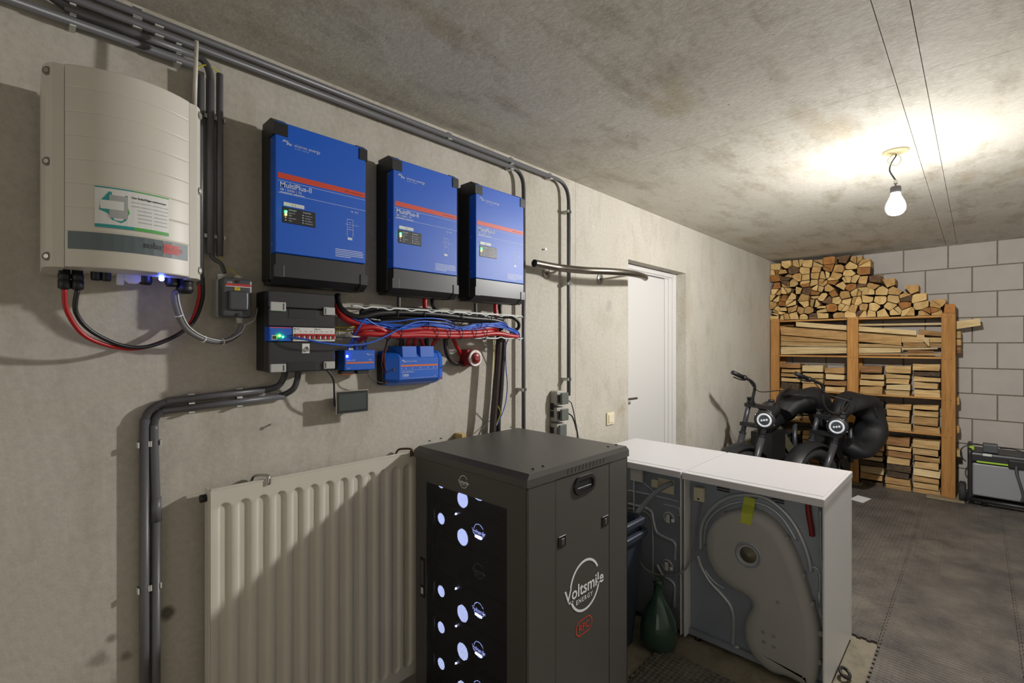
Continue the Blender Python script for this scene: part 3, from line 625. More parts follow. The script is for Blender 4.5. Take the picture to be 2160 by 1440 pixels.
for (xa_, xb_, za_, zb_, nx) in ((q0+0.002,q0+0.050,1.598,1.6275,0.8),(q1-0.044,q1-0.004,1.592,1.6195,0.1),(q0+0.002,q0+0.050,r0+0.001,r0+0.028,0.8),(q1-0.044,q1-0.004,r0+0.006,r0+0.032,0.1)):
    l_ = part(MB().bb(xa_, xb_, fy-0.008, fy, za_, zb_, 0.002, 1), 'latch', m_latch, db)
    part(MB().box(xa_+(xb_-xa_)*nx, xa_+(xb_-xa_)*nx+0.003, fy-0.0086, fy-0.008, za_+0.004, zb_-0.004), 'latch_slot', m_ink, l_)
gx = part(MB().bb(q0+0.001, q0+0.071, fy-0.001, -0.086, zw0, zw1, 0.0015, 1), 'network_module', m_vblue, db, 'small blue network module')
part(MB().rect((q0+0.001, fy-0.001, zw1-0.004), XR, ZU, 0.069, 0.003), 'red_stripe', m_orange, gx)
pt = part(MB().box(q0+0.007, q0+0.024, fy-0.002, fy-0.001, zw0+0.005, zw0+0.020), 'network_port', m_clip, gx); part(MB().box(q0+0.0095, q0+0.0215, fy-0.0026, fy-0.002, zw0+0.007, zw0+0.0175), 'port_hole', m_ink, pt)
part(MB().sphere((q0+0.031, fy-0.003, zw0+0.018), 0.0042, 8, 6), 'status_led', M('lime_led', (80,255,60), 0.4, emit=(60,255,30), estr=45.0), gx, 'lit green light'); part(MB().cyl((q0+0.042, fy-0.0005, zw0+0.0145), (q0+0.042, fy-0.003, zw0+0.0145), 0.003, n=8), 'status_led', m_led_g, gx)
m_brk = M('breaker_white', (214,214,212), 0.45); m_tog = M('breaker_red', (176,32,34), 0.45)
for b in range(2):
    xb0 = q0+0.0745+b*0.0725
    br = part(MB().bb(xb0, xb0+0.072, fy-0.001, -0.088, zw0, zw1, 0.001, 1), 'circuit_breaker', m_brk, db)
    part(MB().bb(xb0+0.002, xb0+0.072, fy-0.012, fy-0.001, zw0+0.019, zw0+0.0255, 0.0015, 1), 'toggle_bar', m_tog, br)
    for k in range(4):
        part(MB().bb(xb0+0.005+0.0178*k, xb0+0.0135+0.0178*k, fy-0.0095, fy-0.001, zw0+0.0085, zw0+0.0188, 0.001, 1), 'toggle', m_tog, br)
        part(MB().box(xb0+0.0155+0.0178*k, xb0+0.0205+0.0178*k, fy-0.008, fy-0.001, zw0+0.0085, zw0+0.0185) if k < 3 else MB().box(xb0+0.0685, xb0+0.0705, fy-0.008, fy-0.001, zw0+0.0085, zw0+0.0185), 'toggle_rib', m_brk, br)
        part(MB().rect((xb0+0.004+0.0178*k, fy-0.001, zw0+0.033), XR, ZU, 0.005, 0.0016), 'print_mark', m_ink, br)
    part(MB().rect((xb0+0.003, fy-0.001, zw0+0.040), XR, ZU, 0.006, 0.003).rect((xb0+0.011, fy-0.001, zw0+0.0405), XR, ZU, 0.010, 0.0018), 'lettering', m_ink, br)
pv = part(MB().box(q0+0.105, q0+0.1295, fy-0.0012, fy, 1.460, 1.4925), 'sticker', m_stk, db, 'white sticker with a house and PV letters')
part(MB().text('PV', (q0+0.108, fy-0.0012, 1.4625), XR, ZU, 0.0085, bold=0.0002).add([(q0+0.108,fy-0.002,1.472),(q0+0.115,fy-0.002,1.481),(q0+0.1165,fy-0.002,1.4795),(q0+0.110,fy-0.002,1.471)],[(0,1,2,3)]).add([(q0+0.115,fy-0.002,1.481),(q0+0.122,fy-0.002,1.4835),(q0+0.1275,fy-0.002,1.474),(q0+0.119,fy-0.002,1.471)],[(0,1,2,3)]), 'sticker_print', M('sticker_dark_print', (90,92,100), 0.6), pv)

# ------------------------------------------------------------------ small blue controller, touch screen, busbar box, battery switch
m_vb2 = M('blue_plastic', (16,92,198), 0.42); m_org2 = M('orange_stripe', (206,104,44), 0.5)
k0, k1, n0, n1 = 0.836, 0.962, 1.391, 1.469; KD = 0.072
ce = thing('controller_box', 'small blue controller box with a blue light and orange stripe', 'controller', (k0, 0, n0))
part(MB().bb(k0, k1, -KD, -0.012, n0, n1, 0.004), 'housing', m_vb2, ce); part(MB().bb(k0-0.004, k1+0.001, -0.02, 0, n0+0.003, n1-0.003, 0.003, 1), 'base', m_black, ce)
for zz in (n0+0.008, n1-0.012): part(MB().prism([(0,-0.008),(0.012,-0.008),(0.012,0.008),(0,0.008),(-0.006,0.004),(-0.006,-0.004)], (k0-0.014,-0.006,zz), XR, ZU, (0,0.006,0)), 'mounting_ear', m_black, ce)
part(MB().rect((k0+0.006, -KD, n0+0.026), XR, ZU, 0.114, 0.006), 'orange_stripe', m_org2, ce)
part(sq_logo(MB(), (k0+0.092, -KD, n1-0.017), 0.006).text('victron', (k0+0.102, -KD, n1-0.020), XR, ZU, 0.006).text('Cerbo GX', (k0+0.006, -KD, n0+0.036), XR, ZU, 0.0085).text('CE', (k0+0.100, -KD, n0+0.036), XR, ZU, 0.009).text('BMS', (k0+0.012, -KD, n0+0.007), XR, ZU, 0.006), 'lettering', m_vtext, ce)
part(MB().sphere((k0+0.010, -KD-0.001, n0+0.054), 0.0045, 8, 6), 'status_led', m_led_b, ce, 'lit blue light')
part(MB().bb(k0-0.006, k0+0.045, -0.062, -0.03, n0-0.012, n0, 0.001, 1), 'terminal_strip', m_black, ce); part(MB().bb(k0-0.004, k0+0.043, -0.058, -0.034, n0-0.016, n0-0.011, 0.001, 1), 'terminal_strip', m_org2, ce); part(MB().bb(k0+0.058, k0+0.105, -0.062, -0.03, n0-0.014, n0, 0.001, 1), 'terminal_strip', m_black, ce)
for xx in (k0+0.05, k0+0.085): part(MB().bb(xx, xx+0.014, -0.06, -0.045, n1, n1+0.016, 0.002, 1), 'network_plug', m_blue, ce)
part(MB().bb(k0+0.022, k0+0.042, -0.06, -0.04, n1-0.001, n1+0.007, 0.001, 1), 'usb_plug', m_paper, ce)
ts = thing('touch_screen', 'small dark touch screen with a silver rim below the controller', 'touch screen', (0.812, 0, 1.228))
SD = -0.060
part(MB().bb(0.809, 0.941, SD, SD+0.006, 1.229, 1.315, 0.002), 'silver_rim', m_chrome, ts); part(MB().bb(0.811, 0.939, SD-0.0012, SD+0.004, 1.231, 1.313, 0.002, 1), 'bezel', m_black, ts)
part(MB().rect((0.820, SD-0.0012, 1.241), XR, ZU, 0.110, 0.062), 'display', M('screen_glass', (62,70,68), 0.25), ts)
part(MB().bb(0.830, 0.92, SD+0.006, -0.022, 1.24, 1.30, 0.004), 'rear_housing', m_black, ts); part(MB().bb(0.85, 0.90, -0.022, 0, 1.25, 1.29, 0.003), 'wall_mount', m_black, ts)
part(MB().cyl((0.83, -0.04, 1.224), (0.83, -0.04, 1.230), 0.004, n=8), 'mounting_screw', m_chrome, ts)
single(MB().tube(sp([(0.762,-0.09,1.398), aty(703,800,-0.085), aty(705,830,-0.075), aty(706,855,-0.05), (0.828,-0.04,1.262)], 6), 0.0036, 8), 'black_cable', m_bcable, 'black cable from the distribution box to the touch screen', 'cable')
# busbar box
lx0, lx1 = 1.016, 1.300
ly = thing('busbar_box', 'chamfered blue busbar box with two hoods fed by red cables', 'busbar box', (lx0, 0, 1.31))
prf = [(0,1.322),(-0.030,1.318),(-0.066,1.332),(-0.082,1.346),(-0.082,1.432),(-0.070,1.452),(-0.04,1.466),(0,1.466)]
part(MB().prism(prf, (1.066,0,0), (0,1,0), (0,0,1), (0.197,0,0)), 'cover', m_vb2, ly)
def shrink(k): return [(y*k, 1.392+(z-1.392)*k2) for (y, z), k2 in zip(prf, [0.96]*8)]
def capend(xa_, xb_, flip):
    a = [Vector((xa_, y, z)) for y, z in prf]; b = [Vector((xb_, y*0.72, 1.392+(z-1.392)*0.93)) for y, z in prf]
    m_ = MB().grid([a, b], False, True); m_.add(b, [tuple(range(8))]); m_.add(a, [tuple(reversed(range(8)))]); return m_
e1 = part(capend(1.0645, lx0, 0), 'end_cap', m_vb2, ly); e2 = part(capend(1.266, lx1, 1), 'end_cap', m_vb2, ly)
part(MB().cyl((1.045,-0.077,1.388), (1.045,-0.066,1.388), 0.0055, n=12), 'screw_hole', m_ink, e1); part(MB().cyl((1.284,-0.074,1.388), (1.284,-0.064,1.388), 0.0045, n=12), 'screw_hole', m_ink, e2)
for xa_ in (1.082, 1.170):
    part(MB().add([(xa_,-0.082,1.436),(xa_+0.068,-0.082,1.436),(xa_+0.068,-0.078,1.482),(xa_,-0.078,1.482),(xa_-0.022,-0.03,1.436),(xa_+0.068,-0.01,1.436),(xa_+0.068,-0.01,1.482),(xa_-0.022,-0.01,1.482)],
        [(0,1,2,3),(1,5,6,2),(5,4,7,6),(4,0,3,7),(3,2,6,7),(0,4,5,1)]), 'cable_hood', m_vb2, ly)
part(MB().rect((1.073, -0.082, 1.3985), XR, ZU, 0.186, 0.0075), 'orange_stripe', m_org2, ly)
lt = sq_logo(MB(), (1.082, -0.082, 1.422), 0.009).text('victron energy', (1.100, -0.082, 1.418), XR, ZU, 0.0085).text('lynx distributor', (1.078, -0.082, 1.374), XR, ZU, 0.0095).text('1000', (1.078, -0.082, 1.3575), XR, ZU, 0.016, bold=0.0003).text('CE', (1.240, -0.082, 1.3535), XR, ZU, 0.006)
lt.rect((1.073,-0.082,1.384), XR, ZU, 0.184, 0.0006).rect((1.078,-0.082,1.3505), XR, ZU, 0.175, 0.0006)
for xx in (1.096,1.126,1.166,1.206,1.234): lt.rect((xx,-0.082,1.3895), XR, ZU, 0.0028, 0.0042)
lt.add([(1.074,-0.0828,1.3915),(1.078,-0.0828,1.389),(1.078,-0.0828,1.394)],[(0,1,2)]).add([(1.257,-0.0828,1.3915),(1.253,-0.0828,1.394),(1.253,-0.0828,1.389)],[(0,1,2)])
part(lt, 'lettering', m_vtext, ly)
part(MB().bb(1.297, 1.309, -0.05, -0.03, 1.335, 1.363, 0.002, 1), 'bus_cover', m_red, ly); part(MB().bb(1.297, 1.307, -0.05, -0.03, 1.41, 1.44, 0.002, 1), 'bus_cover', m_darkgrey, ly)
part(MB().bb(1.008, 1.022, -0.05, -0.004, 1.325, 1.45, 0.003, 1), 'side_plate', m_black, ly)
fw_ = [aty(812,736,-0.05), aty(807,748,-0.05), aty(806,765,-0.05), aty(812,785,-0.05), aty(816,798,-0.05), aty(812,806,-0.05)]
fwt = thing('sense_wires', 'dark red coiled sense wires hanging between the controller and busbar box', 'wire', fw_[0])
for k in range(4): part(MB().tube(sp([p+Vector((0.006*math.sin(k*2.1+i), -0.003*k, 0.004*math.cos(k*1.7+i))) for i, p in enumerate(fw_)], 6), 0.0022, 6), 'wire_strand', M('dark_red_wire', (92,30,28), 0.5) if k == 0 else bpy.data.materials['dark_red_wire'], fwt)
part(MB().tube(sp([aty(812,806,-0.05), aty(800,806,-0.055), aty(782,797,-0.06), aty(775,786,-0.06)], 6), 0.0016, 6), 'wire_strand', m_bcable, fwt)
part(MB().tube(sp([aty(812,738,-0.05), aty(815,725,-0.05), aty(818,714,-0.05)], 4), 0.003, 6), 'wire_strand', m_bcable, fwt)
# battery switch
m_swred = M('switch_red', (140,30,32), 0.42)
sc_ = aty(1003.5, 755, -0.074); sX, sZ = sc_.x, sc_.z
bs = thing('battery_switch', 'square red battery isolator switch with a white dial ring', 'switch', (sX, 0, sZ-0.04))
part(MB().bb(sX-0.038, sX+0.038, -0.050, 0, sZ-0.040, sZ+0.040, 0.006), 'base', m_swred, bs)
for dx in (-1, 1):
    for dz in (-1, 1): part(MB().cyl((sX+dx*0.030,-0.047,sZ+dz*0.031), (sX+dx*0.030,-0.058,sZ+dz*0.031), 0.008, n=12), 'corner_boss', m_swred, bs)
part(MB().cyl((sX,-0.05,sZ), (sX,-0.066,sZ), 0.040, n=28), 'collar', m_swred, bs)
part(MB().lathe([(0.027,0.066),(0.038,0.066),(0.038,0.0745),(0.027,0.0745),(0.027,0.066)], (sX,0,sZ), (0,-1,0), 28, False), 'dial_ring', m_paper, bs)
part(MB().text('OFF', (sX-0.004,-0.0745,sZ+0.030), XR, ZU, 0.0055), 'lettering', m_ink, bs)
kb = part(MB().lathe([(0.026,0.066),(0.026,0.080),(0.023,0.084),(0.0,0.084)], (sX,0,sZ), (0,-1,0), 20), 'knob', m_swred, bs)
part(MB().prism([(-0.022,0.006),(-0.008,0.010),(0.020,0.004),(0.020,-0.004),(-0.008,-0.010),(-0.022,-0.006)], (sX,-0.083,sZ), XR, ZU, (0,-0.014,0)), 'knob_grip', m_swred, kb)
part(MB().ring((sX+0.012,-0.0975,sZ), XR, ZU, 0.0018, 0.006, 0, 360, 16).rect((sX+0.016,-0.0975,sZ-0.0015), XR, ZU, 0.008, 0.003), 'knob_mark', m_paper, kb)

# ------------------------------------------------------------------ white wire tray and the cables in it
tx0, tx1 = 0.838, 1.752; zT, zB, yT = 1.631, 1.518, -0.122
tray = thing('cable_tray', 'white wavy wire cable tray full of cables under the blue inverters', 'cable tray', (tx0, 0, zB))
def wavy(z, sgn, n=92):
    P = []
    for i in range(n+1):
        x = tx0+(tx1-tx0)*i/n; u = (x-0.846)/0.1017; w = max(0.0, math.cos(2*math.pi*(u-0.45)))**1.5
        P.append((x, yT, z+sgn*0.0065*w))
    return P
m_wire = M('white_coated_wire', (214,218,216), 0.4)
part(MB().tube(wavy(zT, -1), 0.0034, 6), 'front_wire', m_wire, tray); part(MB().tube(wavy(zB, 1), 0.0034, 6), 'front_wire', m_wire, tray)
part(MB().tube([(tx0,-0.118,zT+0.004),(tx1-0.02,-0.118,zT+0.003)], 0.0022, 6), 'front_wire', m_wire, tray)
for zz in (zT, 1.575, zB): part(MB().tube([(tx0,-0.008,zz),(tx1,-0.008,zz)], 0.0024, 6), 'back_wire', m_wire, tray)
for k in range(10):
    x = 0.846+0.1017*(k+0.45)-0.0457
    part(MB().tube([(x,yT+0.002,zT-0.004),(x,-0.008,zT-0.004),(x,-0.008,zB+0.004),(x,yT+0.002,zB+0.004)], 0.0022, 6), 'cross_wire', m_wire, tray)
def cable(name, pts, r, mat, label, cat='cable', n=8, group=None):
    return single(MB().tube(sp([aty(*p) for p in pts], 7), r, n), name, mat, label, cat, group)
RR = 0.0114
cable('red_cable', [(706,640,-0.06),(715,660,-0.085),(728,672,-0.10),(752,683,-0.108),(785,690,-0.110),(820,697,-0.108),(870,694,-0.108),(915,693,-0.11),(960,697,-0.11),(1000,695,-0.11),(1030,692,-0.11),(1045,692,-0.105),(1049,698,-0.09)], RR, m_red, 'uppermost thick red cable in the tray, coming from the distribution box')
cable('red_cable', [(770,712,-0.07),(752,706,-0.10),(757,694,-0.122),(780,690,-0.128),(800,693,-0.128),(816,701,-0.126),(845,705,-0.124),(890,701,-0.124),(930,703,-0.124),(970,702,-0.122),(1010,701,-0.12),(1036,699,-0.112),(1042,703,-0.09)], RR, m_red, 'thick red cable curling round at the near end of the tray')
cable('red_cable', [(760,716,-0.06),(748,709,-0.09),(765,704,-0.125),(800,705,-0.13),(840,708,-0.128),(880,707,-0.126),(920,708,-0.126),(960,709,-0.124),(1000,708,-0.124),(1035,704,-0.124),(1055,704,-0.124),(1075,708,-0.12),(1092,710,-0.116)], RR, m_red, 'lowest thick red cable in the tray, reaching its far end')
cable('red_cable', [(838,704,-0.06),(860,698,-0.09),(890,704,-0.10),(930,699,-0.10),(980,704,-0.10),(1020,706,-0.10),(1050,699,-0.09)], RR, m_red, 'thick red cable lying behind the other red ones in the tray')
BRR = 0.0114
cable('black_cable', [(712,622,-0.05),(714,640,-0.07),(724,656,-0.09),(745,667,-0.105),(765,668,-0.112),(797,661,-0.115),(836,659,-0.114),(875,660,-0.114),(933,664,-0.112),(992,671,-0.11),(1040,675,-0.108),(1062,682,-0.104),(1068,690,-0.09)], BRR, m_bcable, 'thick black cable arching down from the first blue inverter into the tray')
cable('black_cable', [(800,676,-0.07),(778,672,-0.08),(764,664,-0.09),(770,654,-0.098),(800,651,-0.1),(836,653,-0.1),(885,654,-0.1),(930,659,-0.1),(985,664,-0.1),(1030,669,-0.1),(1060,674,-0.09)], BRR, m_bcable, 'topmost thick black cable, looped back at the near end of the tray')
cable('black_cable', [(790,672,-0.06),(830,668,-0.085),(880,670,-0.09),(930,672,-0.095),(980,675,-0.10),(1015,677,-0.10),(1040,681,-0.09),(1060,690,-0.07)], BRR, m_bcable, 'lowest thick black cable in the tray, above the blue ones')
cable('black_cable', [(1050,670,-0.07),(1066,668,-0.085),(1082,670,-0.10),(1093,679,-0.105),(1094,690,-0.10),(1086,697,-0.085),(1076,700,-0.06)], 0.0085, m_bcable, 'black cable looping round at the far end of the tray')
bl = 0.0029; rb = random.Random(3)
bpts = [(707,634,-0.06),(722,650,-0.085),(742,668,-0.105),(765,678,-0.115),(800,686,-0.118),(840,689,-0.12),(880,685,-0.12),(900,683,-0.122),(940,688,-0.12),(970,692,-0.12),(1005,688,-0.12),(1040,685,-0.12),(1062,687,-0.12),(1078,695,-0.12),(1092,704,-0.112),(1094,712,-0.10)]
for k in range(8):
    P = [(a+rb.uniform(-3,3), b+rb.uniform(-3.6,3.6)+(k-3.5)*0.9, c+rb.uniform(-0.004,0.004)) for a, b, c in bpts]
    if k > 2: P = P[3+(k % 3):]
    cable('network_cable', P, bl, m_blue, 'thin blue network cable bundled along the middle of the wire tray', 'cable', 6, 'blue network cables bundled in the tray')
cable('network_cable', [(603,709,-0.138),(614,711,-0.15),(640,715,-0.165),(675,722,-0.172),(705,726,-0.17),(740,728,-0.165),(775,724,-0.16),(805,713,-0.155),(840,695,-0.15),(865,683,-0.145),(885,678,-0.14),(905,678,-0.135),(930,681,-0.125)], 0.0032, m_blue, 'single blue network cable sagging from distribution box to the tray')
cable('network_cable', [(734,735,-0.06),(742,718,-0.10),(755,695,-0.14),(766,677,-0.145),(773,673,-0.145),(784,680,-0.14),(800,688,-0.13),(820,692,-0.12)], 0.0032, m_blue, 'blue network cable rising in a peak above the blue controller box')
cable('network_cable', [(800,680,-0.12),(840,677,-0.13),(870,673,-0.133),(905,671,-0.13),(935,674,-0.12),(960,682,-0.11)], 0.0028, m_blue, 'blue network cable arching loosely above the bundle in the tray')
cable('network_cable', [(735,733,-0.06),(745,722,-0.09),(755,714,-0.10),(762,706,-0.09)], 0.003, m_blue, 'short blue network cable from the controller up behind the red cables')
for a, b, l_ in ((757,-0.05,'nearer'),(773,-0.05,'farther')): cable('network_cable', [(a,733,b),(a-1,722,b),(a-8,712,-0.04),(a-16,700,-0.03)], 0.0026, m_blue, l_+' of two short blue cables plugged into the top of the controller', 'cable', 6, 'blue cables plugged into the controller')
for i, (y_, l_) in enumerate(((690, 'upper'), (697, 'lower'))): cable('earth_wire', [(703,y_,-0.07),(715,y_+0.5,-0.075),(735,y_+1,-0.07),(752,y_-3,-0.06)], 0.0026, m_yellow, l_+' of two yellow wires beside the red breakers', 'wire', 6)
cable('earth_wire', [(722,650,-0.088),(738,664,-0.1),(748,676,-0.10),(750,681,-0.09)], 0.002, m_yellow, 'yellow wire curving down beside the first black cable', 'wire', 6)
cable('earth_wire', [(1043,712,-0.07),(1044,750,-0.07),(1042,800,-0.07),(1043,840,-0.07),(1055,868,-0.06),(1050,888,-0.06),(1042,906,-0.06)], 0.0022, m_yellow, 'yellow wire hanging beside the thick black cables behind the rack', 'wire', 6)
cable('blue_wire', [(1073,714,-0.10),(1067,730,-0.08),(1067,770,-0.06),(1070,815,-0.06),(1065,855,-0.06),(1052,888,-0.06),(1041,907,-0.06)], 0.0027, m_blue, 'dark blue cable hanging from the far end of the tray to the rack', 'cable', 6)
cable('grey_cable', [(1063,716,-0.05),(1064,745,-0.03),(1058,800,-0.02),(1050,860,-0.02),(1030,890,-0.02),(1012,908,-0.02)], 0.0018, m_grcable, 'thin grey wire slanting down the wall behind the black cables', 'wire', 6)
m_brcable = M('brown_black_cable', (44,30,28), 0.38)
cable('battery_cable', [(1055,690,-0.06),(1053,720,-0.075),(1050,765,-0.075),(1045,830,-0.075),(1041,880,-0.075),(1039,930,-0.09),(1040,1000,-0.12)], 0.0165, m_brcable, 'thick dark brown cable dropping from the tray behind the rack')
cable('battery_cable', [(1048,692,-0.03),(1061,720,-0.045),(1059,765,-0.045),(1055,830,-0.045),(1050,890,-0.045),(1050,1000,-0.05)], 0.0150, m_bcable, 'thick black cable dropping from the tray close to the wall')
# short drops out of the inverters and into the busbar box
for (a, b, c, r_, mt, lab, nm) in (
    ((841,626,-0.07),(841,648,-0.075),(843,658,-0.08),0.008,m_flex,'dark grey cable leaving the underside of the second blue inverter','grey_cable'),
    ((896,630,-0.07),(896,642,-0.075),(898,662,-0.085),0.0105,m_red,'red cable leaving the underside of the second blue inverter','red_cable'),
    ((912,632,-0.07),(914,644,-0.08),(924,660,-0.09),0.0105,m_bcable,'black cable leaving the underside of the second blue inverter','black_cable'),
    ((1003,640,-0.07),(1003,652,-0.075),(1004,668,-0.08),0.008,m_flex,'dark grey cable leaving the underside of the third blue inverter','grey_cable'),
    ((1045,642,-0.07),(1045,654,-0.075),(1046,672,-0.085),0.0105,m_red,'red cable leaving the underside of the third blue inverter','red_cable'),
    ((1055,643,-0.07),(1055,654,-0.075),(1056,672,-0.085),0.0095,m_bcable,'black cable leaving the underside of the third blue inverter','black_cable'),
    ((874,704,-0.07),(862,718,-0.06),(857,738,-0.045),0.009,m_red,'first red cable dropping into the near hood of the busbar box','red_cable'),
    ((880,706,-0.07),(876,720,-0.06),(872,738,-0.045),0.009,m_red,'second red cable dropping into the near hood of the busbar box','red_cable'),
    ((882,706,-0.07),(889,718,-0.06),(896,738,-0.045),0.009,m_red,'first red cable dropping into the far hood of the busbar box','red_cable'),
    ((932,706,-0.07),(917,720,-0.06),(908,738,-0.045),0.009,m_red,'second red cable curving into the far hood of the busbar box','red_cable'),
    ((847,700,-0.03),(847,718,-0.03),(847,736,-0.03),0.0095,m_bcable,'black cable behind the red ones into the near busbar hood','black_cable'),
    ((899,700,-0.03),(900,718,-0.03),(900,736,-0.03),0.0095,m_bcable,'black cable behind the red ones into the far busbar hood','black_cable')):
    cable(nm, [a, ((a[0]+b[0])/2, (a[1]+b[1])/2, (a[2]+b[2])/2), b, c], r_, mt, lab)
cable('red_cable', [(950,700,-0.07),(957,716,-0.065),(964,732,-0.05),(972,747,-0.025)], 0.0095, m_red, 'red cable leading down from the tray to the battery switch')
cable('brown_cable', [(941,704,-0.05),(940,720,-0.05),(942,742,-0.05),(949,758,-0.045),(960,766,-0.035),(974,767,-0.025)], 0.0105, m_brcable, 'dark brown cable curving from the tray into the battery switch')
# cable ties
def tie(px, py, y, rz, rx, lab, grp):
    c = aty(px, py, y); P = [c+Vector((0.0015*math.sin(3*t), math.cos(t)*rx, math.sin(t)*rz)) for t in [2*math.pi*i/14 for i in range(14)]]
    t_ = thing('cable_tie', lab, 'cable tie', c, grp); part(MB().tube(P, 0.0016, 5, True), 'strap', m_black, t_); part(MB().bb(c.x-0.003, c.x+0.003, c.y-rx-0.004, c.y-rx, c.z+rz*0.3, c.z+rz*0.3+0.006, 0.001, 1), 'tie_head', m_black, t_)
ORD = ['first', 'second', 'third', 'fourth', 'fifth', 'sixth', 'seventh', 'eighth', 'ninth', 'tenth', 'eleventh', 'twelfth', 'thirteenth', 'fourteenth', 'fifteenth', 'sixteenth', 'seventeenth', 'eighteenth', 'nineteenth', 'twentieth', 'twenty-first', 'twenty-second', 'twenty-third', 'twenty-fourth', 'twenty-fifth', 'twenty-sixth']
for i, px in enumerate((818, 841, 917, 943, 969, 997, 1020)): tie(px, 703, -0.118, 0.026, 0.024, ORD[i]+' black cable tie along the red cables, counting from the distribution box', 'black ties on the red cables')
for i, px in enumerate((834, 890, 970, 1030)): tie(px, 664+(px-834)*0.05, -0.105, 0.028, 0.022, ORD[i]+' black tie along the thick black cables, counting from the distribution box', 'black ties on the black cables')
for i, px in enumerate((901, 956, 1012)): tie(px, 686, -0.12, 0.014, 0.012, ORD[i]+' black tie along the blue network bundle, counting from the distribution box', 'black ties on the blue cables')
# ------------------------------------------------------------------ curved handrail, sockets, light switch
hr = [aty(1127,555,-0.085), aty(1150,559.5,-0.085), aty(1176,564,-0.088), aty(1205,567.5,-0.12), aty(1240,570.5,-0.165), aty(1280,572,-0.20), aty(1315,574.5,-0.215), aty(1340,578,-0.20), aty(1355,582,-0.165), aty(1361,586,-0.13)]
hrt = thing('handrail', 'short curved steel handrail mounted on the wall beside the door', 'handrail', hr[2])
hs = sp(hr, 6); part(MB().tube(hs, 0.0205, 20, caps=False), 'rail', M('dull_steel', (112,106,97), 0.36, 1.0), hrt)
d0 = (hs[0]-hs[1]).normalized(); d1 = (hs[-1]-hs[-2]).normalized()
part(MB().cyl(hs[0]-d0*0.012, hs[0]-d0*0.004, 0.0195, n=20), 'open_end', m_ink, hrt); part(MB().cyl(hs[-1]-d1*0.002, hs[-1]+d1*0.002, 0.0205, n=20), 'end_cap', M('pale_cap', (206,204,200), 0.5), hrt)
for (fx, fz, tgt) in ((2.084, 1.896, hr[2]), (2.624, 1.917, aty(1322, 576, -0.212))):
    fl_ = part(MB().lathe([(0.034,0.0),(0.034,0.005),(0.030,0.008),(0.012,0.009),(0.0,0.009)], (fx, 0, fz), (0,-1,0), 24), 'wall_flange', m_steel, hrt)
    for a in range(3): part(MB().cyl((fx+0.022*math.cos(a*2.1+0.5), -0.006, fz+0.022*math.sin(a*2.1+0.5)), (fx+0.022*math.cos(a*2.1+0.5), -0.011, fz+0.022*math.sin(a*2.1+0.5)), 0.004, n=8), 'screw', m_chrome, fl_)
    part(MB().tube(sp([(fx,-0.005,fz), (fx,-0.03,fz-0.004), Vector((fx,tgt.y*0.7,fz+0.0)), tgt+Vector((0,0,-0.012))], 5), 0.007, 10), 'bracket_arm', m_steel, hrt)
so_t = [(1.223, 'top'), (1.130, 'middle'), (1.038, 'lowest')]
m_sock = M('socket_grey', (168,168,160), 0.5); m_flap = M('socket_flap', (92,98,92), 0.5)
for i, (zt, nm) in enumerate(so_t):
    s_ = thing('wall_socket', nm+' of three grey wall sockets with dark flap lids', 'socket', (2.118, 0, zt-0.08), 'grey sockets in a column on the wall')
    part(MB().bb(2.118, 2.197, -0.052, 0, zt-0.082, zt, 0.006), 'housing', m_sock, s_)
    ops = i < 2
    lid = part(MB().bb(2.130, 2.195, -0.064 if not ops else -0.078, -0.053 if not ops else -0.064, zt-0.076, zt-0.010, 0.003, 1), 'flap_lid', m_flap, s_)
    part(MB().bb(2.120, 2.134, -0.060, -0.050, zt-0.066, zt-0.020, 0.002, 1), 'hinge', m_darkgrey, s_)
    if ops: part(MB().cyl((2.165,-0.05,zt-0.042), (2.165,-0.066,zt-0.042), 0.018, n=16), 'plug', m_bcable, s_)
    part(MB().bb(2.117, 2.119, -0.03, -0.004, zt-0.110, zt-0.07, 0.0005, 1) if i == 0 else MB().bb(2.117, 2.119, -0.03, -0.004, zt-0.058, zt-0.022, 0.0005, 1), 'side_cover', m_ink, s_)
def zc_(px, py, y): return aty(px, py, y)
cable('black_cable', [(1199,845,-0.070),(1205,850,-0.072),(1210,868,-0.075),(1213,885,-0.08),(1217,905,-0.09),(1221,935,-0.1),(1222,990,-0.1)], 0.0032, m_darkgrey, 'grey flex from the top socket hanging behind the rack')
cable('black_cable', [(1199,872,-0.070),(1206,877,-0.072),(1211,888,-0.078),(1215,903,-0.088),(1218,920,-0.098),(1219,990,-0.1)], 0.0042, m_bcable, 'black flex from the middle socket hanging behind the rack')
ls = thing('light_switch', 'cream rocker light switch on the wall beside the door', 'light switch', (2.70, 0, 0.955))
part(MB().bb(2.697, 2.785, -0.011, 0, 0.954, 1.036, 0.003), 'frame', M('cream_switch', (220,210,182), 0.4), ls); part(MB().bb(2.710, 2.772, -0.017, -0.010, 0.968, 1.022, 0.003), 'rocker', bpy.data.materials['cream_switch'], ls)
# screw plugs left in the wall
for (px, py, lab) in ((570, 895, 'loose screw sticking out of the wall above the radiator'), (1147, 526, 'metal hook screwed into the wall above the handrail')):
    p = aty(px, py, 0); t_ = thing('wall_screw', lab, 'screw', p); part(MB().cyl(p, p+Vector((0.0,-0.014,0)), 0.003, n=8), 'shank', m_chrome, t_); part(MB().cyl(p+Vector((0,-0.014,0)), p+Vector((0,-0.017,0)), 0.0055, n=10), 'screw_head', m_chrome, t_)
wb = aty(972, 917, -0.03); single(MB().bb(wb.x-0.014, wb.x+0.014, -0.055, 0, wb.z-0.05, wb.z+0.008, 0.003), 'wood_block', M('pale_wood_block', (190,164,110), 0.7, var=0.15, vscale=40), 'small pale wooden block on the wall just behind the rack', 'wood block')

